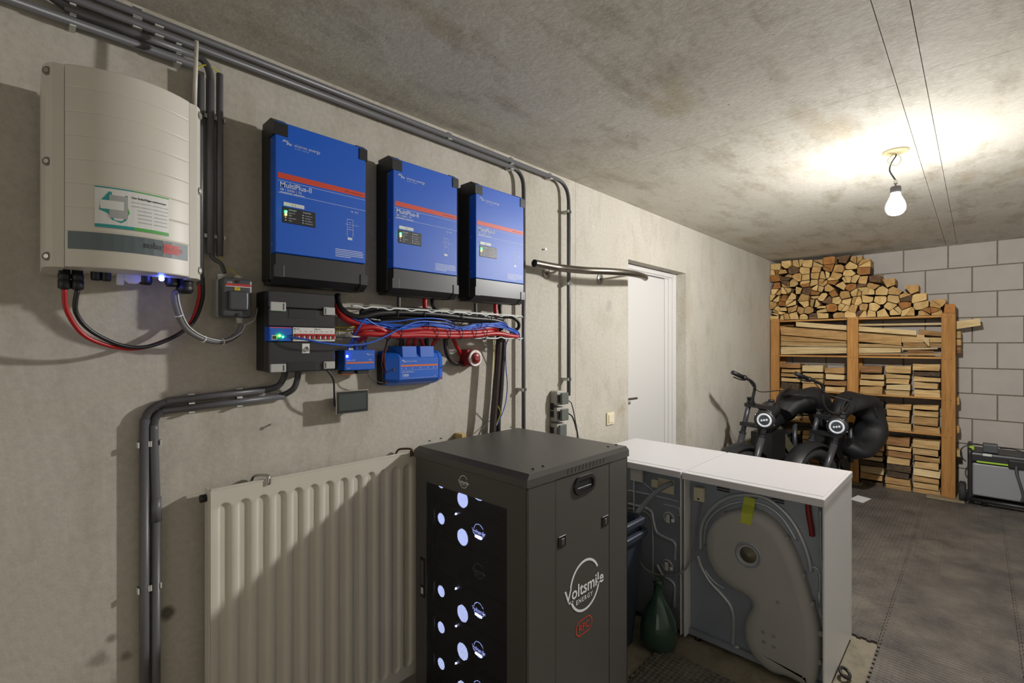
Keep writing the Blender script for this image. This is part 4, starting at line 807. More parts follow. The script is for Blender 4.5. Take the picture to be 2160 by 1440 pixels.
# ------------------------------------------------------------------ panel radiator
m_rad = M('radiator_enamel', (206,201,188), 0.34, var=0.02, vscale=6)
ra, rb_, rz0, rz1, ry = 0.400, 1.148, 0.117, 1.043, -0.080
rad = thing('radiator', 'large cream panel radiator with vertical grooves below the distribution box', 'radiator', (ra, 0, rz0))
NX, pitch, g0 = 13, 0.0557, 0.4385
xs = [ra]
for i in range(NX):
    c = g0+pitch*i
    xs += [c+0.0195*k/7 for k in range(-7, 8)]
xs.append(rb_)
zs = [rz0, rz0+0.02]+[rz0+0.042+0.0028*k for k in range(0, 9)]+[rz0+0.09, rz1-0.09]+[rz1-0.045-0.0028*k for k in range(8, -1, -1)]+[rz1-0.02, rz1]
def groove(x, z):
    i = min(range(NX), key=lambda j: abs(x-(g0+pitch*j))); dx = x-(g0+pitch*i); zt, zb = rz1-0.066, rz0+0.062
    dz = max(0.0, z-zt, zb-z); d = math.hypot(dx, dz)
    w = min(max((0.0192-d)/0.0085, 0), 1); w = w*w*(3-2*w); return 0.0088*w
rows = [[Vector((x, ry+groove(x, z), z)) for x in xs] for z in zs]
fp = MB().grid(rows, True)
fp.box(ra, rb_, ry+0.0095, ry+0.016, rz0, rz1)
part(fp, 'front_panel', m_rad, rad)
part(MB().bb(ra-0.003, ra+0.004, ry+0.004, -0.025, rz0+0.005, rz1-0.002, 0.002, 1), 'side_trim', m_rad, rad)
part(MB().bb(ra, rb_, -0.040, -0.025, rz0+0.01, rz1-0.01, 0.003, 1), 'rear_panel', m_rad, rad)
part(MB().bb(ra+0.002, rb_, ry-0.001, ry+0.014, rz1-0.004, rz1+0.001, 0.001, 1), 'top_edge', m_rad, rad)
for px in (566, 868):
    c = aty(px, 1013 if px < 700 else 955, ry)
    part(MB().tube(sp([(c.x-0.03,-0.005,rz1-0.02), (c.x-0.025,-0.02,rz1+0.004), (c.x-0.012,-0.055,rz1+0.012), (c.x,ry-0.002,rz1+0.010), (c.x,ry-0.004,rz1-0.016)], 5), 0.0045, 6).bb(c.x-0.008, c.x+0.008, ry-0.0035, ry, rz1-0.018, rz1+0.008, 0.001, 1), 'wall_bracket', m_chrome if px < 700 else M('rusty_bracket', (98,76,60), 0.6, 0.6), rad)
part(MB().cyl((ra-0.020,-0.045,rz1-0.03), (ra+0.002,-0.045,rz1-0.03), 0.012, n=14), 'vent_plug', m_black, rad)
# ------------------------------------------------------------------ black battery rack
kx0, kx1, ky0, ky1, kzt = 1.040, 1.598, -0.812, -0.240, 1.106
KS, KF = 1.085, 0.11677                        # rack drawn at 1 : 1.085; KF is its floor level in the drawing
rk = thing('server_rack', 'black battery rack cabinet with perforated glowing front door', 'rack cabinet', ((kx0+kx1)/2, (ky0+ky1)/2, KF))
def rack_place(t):
    b = BASE[t.name]; t.scale = (KS, KS, KS); t.location = (b.x*KS, b.y*KS+0.1496, (b.z-KF)*KS)
rack_place(rk)
m_rk = M('rack_powder_coat', (76,74,71), 0.42, bump=0.05, bscale=1200)
def capring(ins, z): return [Vector((kx0-0.008+ins, ky0-0.004+ins*0.3, z)), Vector((kx1+0.006-ins, ky0-0.004+ins*0.3, z)), Vector((kx1+0.006-ins, ky1+0.006-ins, z)), Vector((kx0-0.008+ins, ky1+0.006-ins, z))]
capm = MB().grid([capring(0, 1.066), capring(0, 1.090), capring(0.014, kzt)], False, True); capm.add(capring(0.014, kzt), [(0,1,2,3)]); capm.add(capring(0, 1.066), [(3,2,1,0)])
top = part(capm, 'top_cover', m_rk, rk)
for (px, py) in ((1125,989),(1146,983),(1283,942),(1300,938),(906,930),(930,925),(1078,901)):
    p = atz(px, py, kzt); part(MB().lathe([(0.0055,0),(0.005,0.0025),(0.0,0.003)], p, n=10), 'screw', m_black, top)
for k in range(11):
    xx = 1.222+k*0.0205; part(MB().add([(xx,ky0-0.0046,1.072),(xx+0.0055,ky0-0.0046,1.072),(xx+0.0095,ky0-0.0046,1.0885),(xx+0.004,ky0-0.0046,1.0885)], [(0,1,2,3)]), 'vent_slot', m_ink, top)
for (a, b, c, d) in ((kx0+0.002, kx0+0.03, ky0+0.004, ky0+0.034), (kx1-0.03, kx1, ky0+0.004, ky0+0.034), (kx0+0.002, kx0+0.03, ky1-0.03, ky1), (kx1-0.03, kx1, ky1-0.03, ky1)):
    part(MB().box(a, b, c, d, 0.145, 1.066), 'corner_post', m_rk, rk)
part(MB().box(kx0, kx1, ky0+0.002, ky1, 0.145, 0.19), 'bottom_frame', m_rk, rk)
part(MB().box(kx0+0.03, kx1, ky1-0.004, ky1, 0.19, 1.066), 'far_side_panel', m_rk, rk); part(MB().box(kx1-0.004, kx1, ky0, ky1, 0.19, 1.066), 'rear_panel', m_rk, rk)
part(MB().box(kx0+0.0015, 1.1675, ky0, ky0+0.003, 0.15, 1.0645), 'side_frame', m_rk, rk); part(MB().box(1.4755, kx1-0.0008, ky0, ky0+0.003, 0.15, 1.0645), 'side_frame', m_rk, rk)
sp_ = part(MB().bb(1.1695, 1.4735, ky0+0.0005, ky0+0.004, 0.155, 1.0625, 0.001, 1), 'side_panel', m_rk, rk, 'removable side panel with white lettering')
part(MB().box(kx0+0.06, kx1-0.06, ky0+0.012, ky0+0.014, 0.19, 1.06), 'inner_liner', m_ink, rk)
yS = ky0
def stadium(w, h, n=8):
    r = h/2; P = []
    for s_, a0 in ((1, -90), (-1, 90)):
        for i in range(n+1): t = math.radians(a0+180*i/n); P.append((s_*(w/2-r)+r*math.cos(t), r*math.sin(t)))
    return P
hx, hz = 1.3205, 1.019
oo, ii = stadium(0.118, 0.060), stadium(0.092, 0.038)
R = lambda P, y: [Vector((hx+u, y, hz+v)) for u, v in P]
hd = part(MB().grid([R(stadium(0.122,0.064), yS+0.002), R(oo, yS-0.007), R(ii, yS-0.007), R(ii, yS-0.0012)], False, True).add(R(ii, yS-0.0012), [tuple(range(len(ii)))]), 'grip_handle', m_black, sp_)
part(MB().bb(hx-0.04, hx+0.04, yS-0.004, yS-0.001, hz-0.017, hz-0.006, 0.001, 1), 'grip_bar', m_black, hd)
for (lx_, lz_) in ((1.200, 0.862), (1.446, 0.862)):
    l_ = part(MB().bb(lx_-0.019, lx_+0.019, yS-0.0035, yS, lz_-0.018, lz_+0.018, 0.0015, 1), 'latch', m_black, sp_); part(MB().bb(lx_-0.006, lx_+0.009, yS-0.0045, yS-0.003, lz_-0.013, lz_+0.009, 0.001, 1), 'latch_slider', m_rk, l_)
def smile_logo(mb, c, ux, uy, r, lift, sx=1.0):                          # ring broken by the word across it
    ux = Vector(ux)*sx; uy = Vector(uy); n_ = Vector(ux).cross(uy)
    mb.ring(c, ux, uy, r*0.93, r*1.03, 28, 168, 28, lift); mb.ring(c, ux, uy, r*0.93, r*1.03, 200, 352, 28, lift)
    c = Vector(c); w = r*2.65
    mb.text('Voltsmile', c-ux*(w/2)+uy*(-r*0.30), ux, uy, r*0.70, lift, bold=r*0.012, spacing=1.0)
    mb.text('ENERGY', c+ux*(-r*0.62)+uy*(-r*0.60), ux, uy, r*0.26, lift, bold=r*0.004, spacing=1.25)
    mb.rect(c+ux*(-r*1.08)+uy*(-r*0.40), ux, uy, r*0.28, r*0.08, lift); mb.rect(c+ux*(r*0.80)+uy*(-r*0.20), ux, uy, r*0.28, r*0.08, lift)
    return mb
part(smile_logo(MB(), (1.326, yS, 0.678), XR, ZU, 0.084, 0.0008), 'lettering', m_wtext, sp_, 'white lettering in a broken ring')
so, si = stadium(0.094, 0.052), stadium(0.088, 0.046)
R2 = lambda P: [Vector((1.3195+u, yS-0.0008, 0.542+v)) for u, v in P]
part(MB().grid([R2(so), R2(si)], False, True).text('RPC', (1.3195, yS-0.0002, 0.530), XR, ZU, 0.034, 0.0008, 'CENTER'), 'lettering', M('red_lettering', (218,72,42), 0.5), sp_, 'red lettering in a rounded outline')
# front door
xF = kx0-0.004; dy0, dy1 = -0.8075, -0.2435; wy0, wy1, wz0, wz1 = -0.728, -0.308, 0.21, 0.985
dr = part(MB().box(xF, kx0, dy0, wy0, 0.15, 1.0635), 'door_stile', m_rk, rk)
part(MB().box(xF, kx0, wy1, dy1, 0.15, 1.0635), 'door_stile', m_rk, rk); part(MB().box(xF, kx0, wy0, wy1, wz1, 1.0635), 'door_rail', m_rk, rk); part(MB().box(xF, kx0, wy0, wy1, 0.15, wz0), 'door_rail', m_rk, rk)
part(MB().box(kx0-0.003, kx0+0.0015, dy0-0.0035, dy0-0.0015, 0.15, 1.06), 'door_edge', m_rk, rk)
mm = bpy.data.materials.new('perforated_steel'); mm.use_nodes = True; nt = mm.node_tree; pb = nt.nodes['Principled BSDF']; pb.inputs['Base Color'].default_value = (*lin((30,30,31)), 1); pb.inputs['Roughness'].default_value = 0.5
g_ = nn(nt, 'ShaderNodeNewGeometry'); sx_ = nn(nt, 'ShaderNodeSeparateXYZ'); nt.links.new(g_.outputs['Position'], sx_.inputs[0]); cs = []
for ax, k in (('Y', 2*math.pi/0.0074), ('Z', 2*math.pi/0.0049)):
    a_ = nn(nt, 'ShaderNodeMath', operation='MULTIPLY'); a_.inputs[1].default_value = k; nt.links.new(sx_.outputs[ax], a_.inputs[0])
    b_ = nn(nt, 'ShaderNodeMath', operation='COSINE'); nt.links.new(a_.outputs[0], b_.inputs[0]); cs.append(b_.outputs[0])
mu = nn(nt, 'ShaderNodeMath', operation='MULTIPLY'); nt.links.new(cs[0], mu.inputs[0]); nt.links.new(cs[1], mu.inputs[1])
gt_ = nn(nt, 'ShaderNodeMath', operation='GREATER_THAN'); gt_.inputs[1].default_value = 0.30; nt.links.new(mu.outputs[0], gt_.inputs[0])
tr = nn(nt, 'ShaderNodeBsdfTransparent'); mx = nn(nt, 'ShaderNodeMixShader'); nt.links.new(gt_.outputs[0], mx.inputs[0]); nt.links.new(pb.outputs[0], mx.inputs[1]); nt.links.new(tr.outputs[0], mx.inputs[2])
nt.links.new(mx.outputs[0], nt.nodes['Material Output'].inputs['Surface'])
part(MB().add([(kx0-0.002,wy0,wz0),(kx0-0.002,wy1,wz0),(kx0-0.002,wy1,wz1),(kx0-0.002,wy0,wz1)], [(0,1,2,3)]), 'perforated_panel', mm, rk, 'finely perforated black steel')
part(smile_logo(MB(), (xF, -0.522, 1.027), YL, ZU, 0.021, 0.0008), 'lettering', m_wtext, rk, 'white lettering in a broken ring')
lk = part(MB().bb(xF-0.004, xF, -0.302, -0.274, 0.552, 0.698, 0.003, 1), 'door_lock', m_black, rk); part(MB().bb(xF-0.007, xF-0.003, -0.296, -0.282, 0.566, 0.590, 0.002, 1), 'lock_button', m_clip, lk); part(MB().bb(xF-0.006, xF-0.003, -0.297, -0.280, 0.60, 0.69, 0.002, 1), 'lock_lever', m_rk, lk)
for (a, b) in ((kx0+0.05, ky0+0.05), (kx1-0.05, ky0+0.05), (kx0+0.05, ky1-0.05), (kx1-0.05, ky1-0.05)): part(MB().cyl((a,b,KF), (a,b,0.15), 0.022, n=14), 'foot', m_black, rk)
# batteries inside
m_bat = M('battery_front', (22,23,27), 0.4); m_glow = M('glowing_lamp_disc', (200,210,255), 0.4, emit=(185,198,255), estr=3.4); m_dimtx = M('dim_grey_lettering', (220,222,226), 0.5)
m_litx = M('lit_lettering', (210,216,255), 0.5, emit=(165,178,255), estr=2.6)
xB_ = 1.095
for i, zc in enumerate((0.975, 0.841, 0.706, 0.571, 0.436, 0.301)):
    lit = i != 2
    lab = ['top battery module behind the perforated rack door', 'second battery module from the top, lit, behind the rack door', 'third battery module from the top, the unlit one behind rack door', 'fourth battery module from the top, lit, behind the rack door', 'fifth battery module from the top, lit, behind the rack door', 'lowest visible battery module, lit, behind the rack door'][i]
    t_ = thing('battery_module', lab, 'battery', (1.32, -0.52, zc-0.066), 'battery modules in the rack'); rack_place(t_)
    b_ = part(MB().bb(xB_, 1.52, -0.765, -0.285, zc-0.060, zc+0.060, 0.004, 1), 'housing', m_bat, t_)
    for hy in (-0.745, -0.31): part(MB().tube([(xB_,hy,zc-0.04),(xB_-0.028,hy,zc-0.035),(xB_-0.028,hy,zc+0.035),(xB_,hy,zc+0.04)], 0.005, 6), 'carry_handle', m_black, t_)
    part(smile_logo(MB(), (xB_, -0.533, zc+0.004), YL, ZU, 0.026, 0.001), 'lettering', m_litx if lit else m_dimtx, t_)
    for (yy, dz, r_) in ((-0.456, -0.034, 0.030), (-0.332, 0.0, 0.021)):
        sk = part(MB().lathe([(0.0,0.0),(r_*1.15,0.0),(r_*1.15,0.008),(r_,0.009),(r_,0.003)], (xB_, yy, zc+dz), (-1,0,0), 20), 'power_socket', m_black, t_)
        if lit: part(MB().lathe([(0.0,0.0085),(r_*0.98,0.0085)], (xB_, yy, zc+dz), (-1,0,0), 20), 'lit_disc', m_glow, sk, 'bluish white glowing disc')
    if lit:
        part(MB().box(xB_-0.002, xB_, -0.548, -0.515, zc-0.018, zc-0.011), 'status_bar', m_led_w, t_, 'white glowing bar'); part(MB().sphere((xB_-0.003, -0.412, zc+0.036), 0.0035, 8, 6), 'status_led', m_led_w, t_)
# ------------------------------------------------------------------ washing machine and tumble dryer (rear faces)
m_galv = M('galvanised_sheet', (172,178,186), 0.34, 0.45, var=0.08, vscale=6, bump=0.03, bscale=40)
m_galvd = M('galvanised_sheet_dark', (142,149,160), 0.40, 0.35, var=0.08, vscale=6)
m_appl = M('appliance_white', (214,214,215), 0.34); m_lidw = M('worktop_white', (208,206,209), 0.3)
m_cream = M('cream_plastic_fitting', (196,190,164), 0.5)
def machine(name, label, y0, y1, cat):
    t = thing(name, label, cat, (2.6, (y0+y1)/2, 0))
    lid = part(MB().bb(2.302, 2.922, y0, y1, 0.816, 0.850, 0.004), 'worktop', m_lidw, t)
    part(MB().bb(2.345, 2.90, y0+0.012, y1-0.012, 0.850, 0.8515, 0.0005, 1), 'worktop_panel', m_lidw, lid)
    part(MB().box(2.320, 2.905, y0+0.004, y0+0.010, 0.022, 0.818), 'side_panel', m_appl, t); part(MB().box(2.320, 2.905, y1-0.010, y1-0.004, 0.022, 0.818), 'side_panel', m_appl, t)
    part(MB().bb(2.885, 2.915, y0+0.002, y1-0.002, 0.02, 0.818, 0.004), 'front_fascia', m_appl, t)
    part(MB().box(2.36, 2.89, y0+0.012, y1-0.012, 0.022, 0.05), 'base_plate', m_galvd, t)
    for a in (2.38, 2.85):
        for b in (y0+0.05, y1-0.05): part(MB().cyl((a,b,0), (a,b,0.024), 0.018, n=12), 'foot', m_black, t)
    return t
dy_a, dy_b = -1.312, -0.702
dry = machine('tumble_dryer', 'white tumble dryer turned round, showing its grey drum cover', dy_a, dy_b, 'tumble dryer')
xd = 2.385
part(MB().box(xd, xd+0.006, dy_a+0.012, dy_b-0.012, 0.035, 0.816), 'back_plate', m_galvd, dry)
FX = lambda px, py, x: atx(px, py, x)
outline = [(1580,1073),(1555,1074),(1528,1082),(1506,1098),(1492,1118),(1487,1142),(1490,1170),(1500,1196),(1516,1217),(1540,1238),(1566,1252),(1580,1262),(1585,1278),(1578,1292),(1570,1310),(1568,1335),(1573,1356),(1586,1380),(1606,1402),(1632,1420),(1662,1428),(1690,1442),(1714,1450),(1726,1430),(1730,1396),(1731,1350),(1728,1320),(1720,1290),(1710,1258),(1698,1220),(1684,1180),(1668,1146),(1650,1118),(1630,1096),(1606,1080)]
xc = 2.332
def ins(P, k, x):                                                        # inset outline by k metres at plane x
    m = len(P); out = []
    for i in range(m):
        a, b, c = P[i-1], P[i], P[(i+1) % m]; d = (c-a); nrm = Vector((0, d.z, -d.y)).normalized(); q = b+nrm*k; out.append(Vector((x, q.y, q.z)))
    return out
OP = [FX(px, py, 2.355) for px, py in outline]; OP = sp(OP, 3, True)
cx_ = sum(p.y for p in OP)/len(OP); cz_ = sum(p.z for p in OP)/len(OP)
sgn = 1 if (Vector((cx_, cz_))-Vector((OP[0].y, OP[0].z))).dot(Vector((ins(OP, 1, 0)[0].y-OP[0].y, ins(OP, 1, 0)[0].z-OP[0].z))) > 0 else -1
prof = [(0.0, xd), (0.002, 2.362), (0.010, 2.344), (0.026, 2.334), (0.05, 2.332)]
cvr = MB().grid([ins(OP, sgn*k, x) for k, x in prof], True, True); cvr.add(ins(OP, sgn*0.05, 2.332), [tuple(range(len(OP)))])
m_cov = M('grey_drum_cover', (160,158,155), 0.5, var=0.04, vscale=7)
cov = part(cvr, 'drum_cover', m_cov, dry, 'smooth grey plastic drum cover')
hb = FX(1578, 1170, 2.332); hub = part(MB().lathe([(0.058,0.001),(0.052,0.004),(0.046,0.0),(0.040,-0.010),(0.0,-0.012)], hb+Vector((-0.001,0,0)), (-1,0,0), 28), 'hub_recess', m_galvd, cov)
part(MB().lathe([(0.037,0.0),(0.037,0.006),(0.015,0.009),(0.015,0.012),(0.0,0.012)], hb+Vector((0.006,0,0)), (-1,0,0), 24), 'hub_disc', M('olive_hub', (110,108,92), 0.5, 0.4), hub)
for (px, py) in ((1610,1333),(1632,1341),(1611,1353),(1632,1363),(1641,1270)): part(MB().lathe([(0.0085,0.0008),(0.006,0.0012),(0.0,0.0004)], FX(px, py, 2.332), (-1,0,0), 12), 'dimple', m_galvd, cov)
for (px, py) in ((1660,1135),(1694,1212),(1713,1272),(1731,1335),(1728,1395),(1597,1085),(1527,1084)):
    p = FX(px, py, 2.36); b_ = part(MB().cyl(p+Vector((0.02,0,0)), p+Vector((-0.012,0,0)), 0.009, n=12), 'screw_boss', m_cov, cov); part(MB().cyl(p+Vector((-0.012,0,0)), p+Vector((-0.015,0,0)), 0.005, n=8), 'screw', m_chrome, b_)
# pressed ridges of the rear plate
def ridge(pts, r, name, parent, mat=m_galv, x=xd): return part(MB().tube(sp([FX(px, py, x) for px, py in pts], 5), r, 8), name, mat, parent)
ridge([(1478,1160),(1480,1110),(1500,1075),(1535,1050),(1575,1043),(1615,1050),(1648,1073),(1675,1105),(1695,1145),(1708,1185),(1710,1205)], 0.011, 'pressed_ridge', dry)
ridge([(1486,1150),(1490,1108),(1510,1080),(1545,1062),(1580,1058),(1620,1068),(1652,1095),(1680,1140)], 0.007, 'pressed_ridge', dry)
ridge([(1472,1170),(1480,1195),(1497,1225),(1522,1252),(1540,1275),(1547,1300),(1547,1335),(1546,1362)], 0.011, 'pressed_ridge', dry)
ridge([(1486,1200),(1505,1225),(1527,1240)], 0.006, 'pressed_ridge', dry)
ridge([(1712,1195),(1728,1208),(1730,1290),(1738,1300)], 0.006, 'pressed_ridge', dry); ridge([(1730,1070),(1732,1180),(1738,1200)], 0.006, 'pressed_ridge', dry); ridge([(1728,1245),(1729,1280)], 0.008, 'pressed_ridge', dry)
for px in (1525, 1585, 1640):
    for dz in (0, 5): part(MB().tube([FX(px-12, 1027+dz+(px-1525)*0.21, xd-0.001), FX(px+14, 1033+dz+(px-1525)*0.21, xd-0.001)], 0.0035, 6), 'vent_slot', m_ink, dry)
p = FX(1478, 1040, xd); jb = part(MB().bb(xd-0.028, xd, p.y-0.026, p.y+0.026, p.z-0.036, p.z+0.034, 0.005), 'terminal_box', m_cream, dry, 'cream plastic terminal box')
part(MB().cyl((xd-0.029,p.y,p.z-0.022), (xd-0.027,p.y,p.z-0.022), 0.005, n=10), 'screw', m_ink, jb)
pw = [FX(1478,1056,xd-0.012), FX(1470,1100,xd-0.02), FX(1464,1150,xd-0.03), FX(1452,1190,xd-0.06), FX(1436,1208,2.29), FX(1410,1214,2.285), FX(1380,1210,2.28), FX(1360,1198,2.27), FX(1346,1180,2.26)]
single(MB().tube(sp(pw, 6), 0.0045, 8), 'power_cord', m_grcable, 'grey power cord looping from the dryer across the back of the washer', 'cord')
tp0, tp1 = FX(1578, 1046, xd-0.006), FX(1578, 1107, 2.328)
single(MB().grid([[FX(1570,1046,xd-0.004), FX(1593,1052,xd-0.004)], [FX(1567,1062,xd-0.012), FX(1592,1068,xd-0.012)], [FX(1564,1080,2.334), FX(1588,1086,2.334)], [FX(1561,1102,2.3295), FX(1585,1108,2.3295)]], False).grid([[FX(1570,1046,xd-0.005), FX(1593,1052,xd-0.005)], [FX(1567,1062,xd-0.0135), FX(1592,1068,xd-0.0135)], [FX(1564,1080,2.3325), FX(1588,1086,2.3325)], [FX(1561,1102,2.328), FX(1585,1108,2.328)]], False), 'adhesive_tape', M('yellow_green_tape', (176,184,60), 0.6), 'strip of yellow-green tape stuck over the top of the drum cover', 'tape')
single(MB().tube(sp([FX(1704,1058,xd-0.01), FX(1706,1085,xd-0.012), FX(1711,1112,xd-0.012), FX(1713,1130,xd-0.01)], 5), 0.011, 10), 'red_hose', M('dark_red_rubber', (120,24,22), 0.45), 'short dark red hose hanging under the dryer worktop', 'hose')
p = FX(1555, 1367, xd-0.01); part(MB().cyl(p+Vector((0.01,0,0)), p+Vector((-0.012,0,0)), 0.013, n=12), 'drain_plug', m_clip, dry)
for k in range(6): part(MB().cyl((xd-0.004, dy_a+0.03, 0.76-0.13*k), (xd, dy_a+0.03, 0.76-0.13*k), 0.004, n=8), 'screw', m_chrome, dry)
# washer
wy_a, wy_b = -0.696, -0.088
wm = machine('washing_machine', 'white washing machine turned round, its rear half hidden by the black rack', wy_a, wy_b, 'washing machine')
xw = 2.345
part(MB().box(xw, xw+0.006, wy_a+0.010, wy_b-0.012, 0.035, 0.816), 'back_plate', m_galvd, wm)
rw = lambda pts, r, m=m_galv: part(MB().tube(sp([FX(px, py, xw) for px, py in pts], 5), r, 8), 'pressed_ridge', m, wm)
rw([(1325,1034),(1360,1041),(1400,1050),(1432,1058)], 0.006); rw([(1325,1062),(1370,1075),(1378,1098),(1385,1122),(1402,1133),(1424,1145),(1424,1170),(1424,1180)], 0.010)
rw([(1325,1072),(1352,1076),(1368,1085),(1376,1110),(1377,1220)], 0.005); rw([(1386,1190),(1398,1212),(1418,1226),(1424,1240),(1422,1280)], 0.010); rw([(1352,992),(1353,1012),(1372,1030),(1380,1038)], 0.006); rw([(1400,1064),(1432,1072),(1432,1090)], 0.006)
p = FX(1405, 1023, xw); hp = part(MB().bb(xw-0.004, xw, p.y-0.045, p.y+0.045, p.z-0.042, p.z+0.032, 0.002, 1), 'hose_plate', m_cream, wm, 'cream plastic hose outlet plate')
part(MB().bb(xw-0.022, xw-0.003, p.y+0.035, p.y+0.075, p.z-0.022, p.z+0.022, 0.006), 'hose_clip', m_cream, hp)
for (px, py) in ((1411,1092), (1408,1192)):
    p = FX(px, py, xw); f_ = part(MB().lathe([(0.032,0.0),(0.030,0.006),(0.024,0.006),(0.022,0.0)], p, (-1,0,0), 18), 'transit_bolt_cup', m_galv, wm)
    part(MB().bb(p.x-0.018, p.x-0.004, p.y-0.009, p.y+0.009, p.z-0.022, p.z+0.020, 0.003), 'bracket', m_clip, f_); part(MB().bb(p.x-0.014, p.x-0.006, p.y-0.034, p.y-0.018, p.z-0.014, p.z+0.002, 0.002, 1), 'wire_plug', m_paper, f_)
for k in range(6): part(MB().cyl((xw-0.003, wy_a+0.022, 0.72-0.125*k), (xw, wy_a+0.022, 0.72-0.125*k), 0.004, n=8), 'screw', m_chrome, wm)
single(MB().tube(sp([FX(1417,1019,xw-0.004), FX(1412,1021,xw-0.02), FX(1395,1030,2.30), FX(1375,1046,2.27), FX(1355,1068,2.235), FX(1342,1086,2.20), FX(1336,1110,2.19)], 6), 0.0125, 12), 'drain_hose', M('grey_hose', (112,118,126), 0.5), 'grey drain hose hanging from the washer into the dark bin', 'hose')
single(MB().tube(sp([FX(1338,992,xw-0.01), FX(1337,1020,xw-0.012), FX(1337,1060,xw-0.012), FX(1336,1092,xw-0.012)], 5), 0.004, 8), 'white_wire', m_clip, 'pale wire hanging down the back of the washer', 'wire')
single(MB().bb(2.322, xw, -0.47, -0.40, 0.745, 0.812, 0.004), 'outlet_box', m_clip, 'pale plastic inlet box under the washer worktop beside the rack', 'outlet box')
# nested dark bins and the green demijohn
m_bin = M('dark_blue_plastic', (52,58,72), 0.4)
for i, (dz, lab) in enumerate(((0.0, 'lower of two nested dark blue plastic bins behind the rack'), (0.062, 'upper of two nested dark blue plastic bins behind the rack'))):
    zt = 0.565+dz; e_ = 0.008*i; X0_, X1_, Y0_, Y1_ = 1.80+e_, 2.20-e_, -0.575+e_, -0.12-e_
    t_ = thing('plastic_bin', lab, 'bin', (2.0, -0.35, dz), 'nested dark bins'); sh = 0.045
    def rr(x0, x1, y0, y1, z, r=0.04):
        P = []
        for (cx0, cy0, a0) in ((x1-r, y0+r, -90), (x1-r, y1-r, 0), (x0+r, y1-r, 90), (x0+r, y0+r, 180)):
            for k in range(4): a = math.radians(a0+30*k); P.append(Vector((cx0+r*math.cos(a), cy0+r*math.sin(a), z)))
        return P
    A = rr(X0_+sh, X1_-sh, Y0_+sh, Y1_-sh, dz+0.0005); B = rr(X0_+0.01, X1_-0.01, Y0_+0.01, Y1_-0.01, zt-0.02); B2 = rr(X0_+0.016, X1_-0.016, Y0_+0.016, Y1_-0.016, zt-0.02); A2 = rr(X0_+sh+0.006, X1_-sh-0.006, Y0_+sh+0.006, Y1_-sh-0.006, dz+0.008)
    part(MB().grid([A, B], True, True).grid([B2, A2], True, True).add(A, [tuple(range(len(A)))]).add(A2, [tuple(range(len(A2)))]), 'bin_body', m_bin, t_)
    part(MB().grid([rr(X0_+0.008, X1_-0.008, Y0_+0.008, Y1_-0.008, zt-0.024), rr(X0_-0.008, X1_+0.008, Y0_-0.008, Y1_+0.008, zt-0.026), rr(X0_-0.010, X1_+0.010, Y0_-0.010, Y1_+0.010, zt-0.004), rr(X0_-0.004, X1_+0.004, Y0_-0.004, Y1_+0.004, zt), rr(X0_+0.012, X1_-0.012, Y0_+0.012, Y1_-0.012, zt), rr(X0_+0.016, X1_-0.016, Y0_+0.016, Y1_-0.016, zt-0.02)], False, True), 'rim', m_bin, t_)
m_gl = M('green_glass', (150,200,175), 0.05); pg = m_gl.node_tree.nodes['Principled BSDF']; pg.inputs['Transmission Weight'].default_value = 0.9; pg.inputs['IOR'].default_value = 1.45
dj = Vector((2.195, -0.632, 0))
prf_ = [(0.0,0.004),(0.060,0.003),(0.078,0.010),(0.088,0.035),(0.089,0.085),(0.080,0.135),(0.058,0.185),(0.034,0.225),(0.024,0.250),(0.022,0.300),(0.024,0.306),(0.027,0.310),(0.027,0.324),(0.024,0.328),(0.018,0.328),(0.018,0.250),(0.030,0.222),(0.054,0.182),(0.075,0.133),(0.084,0.085),(0.083,0.037),(0.072,0.016),(0.0,0.012)]
dt = thing('demijohn', 'green glass demijohn standing on the floor behind the washer', 'bottle', dj); part(MB().lathe(prf_, dj, n=28), 'glass_body', m_gl, dt)
rg = atz(1782, 1424, 0.013)
single(MB().tube([rg+Vector((0.030*math.cos(t), 0.018*math.sin(t), 0.012+0.010*math.sin(t))) for t in [2*math.pi*i/20 for i in range(20)]], 0.007, 8, True), 'rubber_ring', m_black, 'black rubber ring lying on the floor beside the dryer', 'rubber ring')
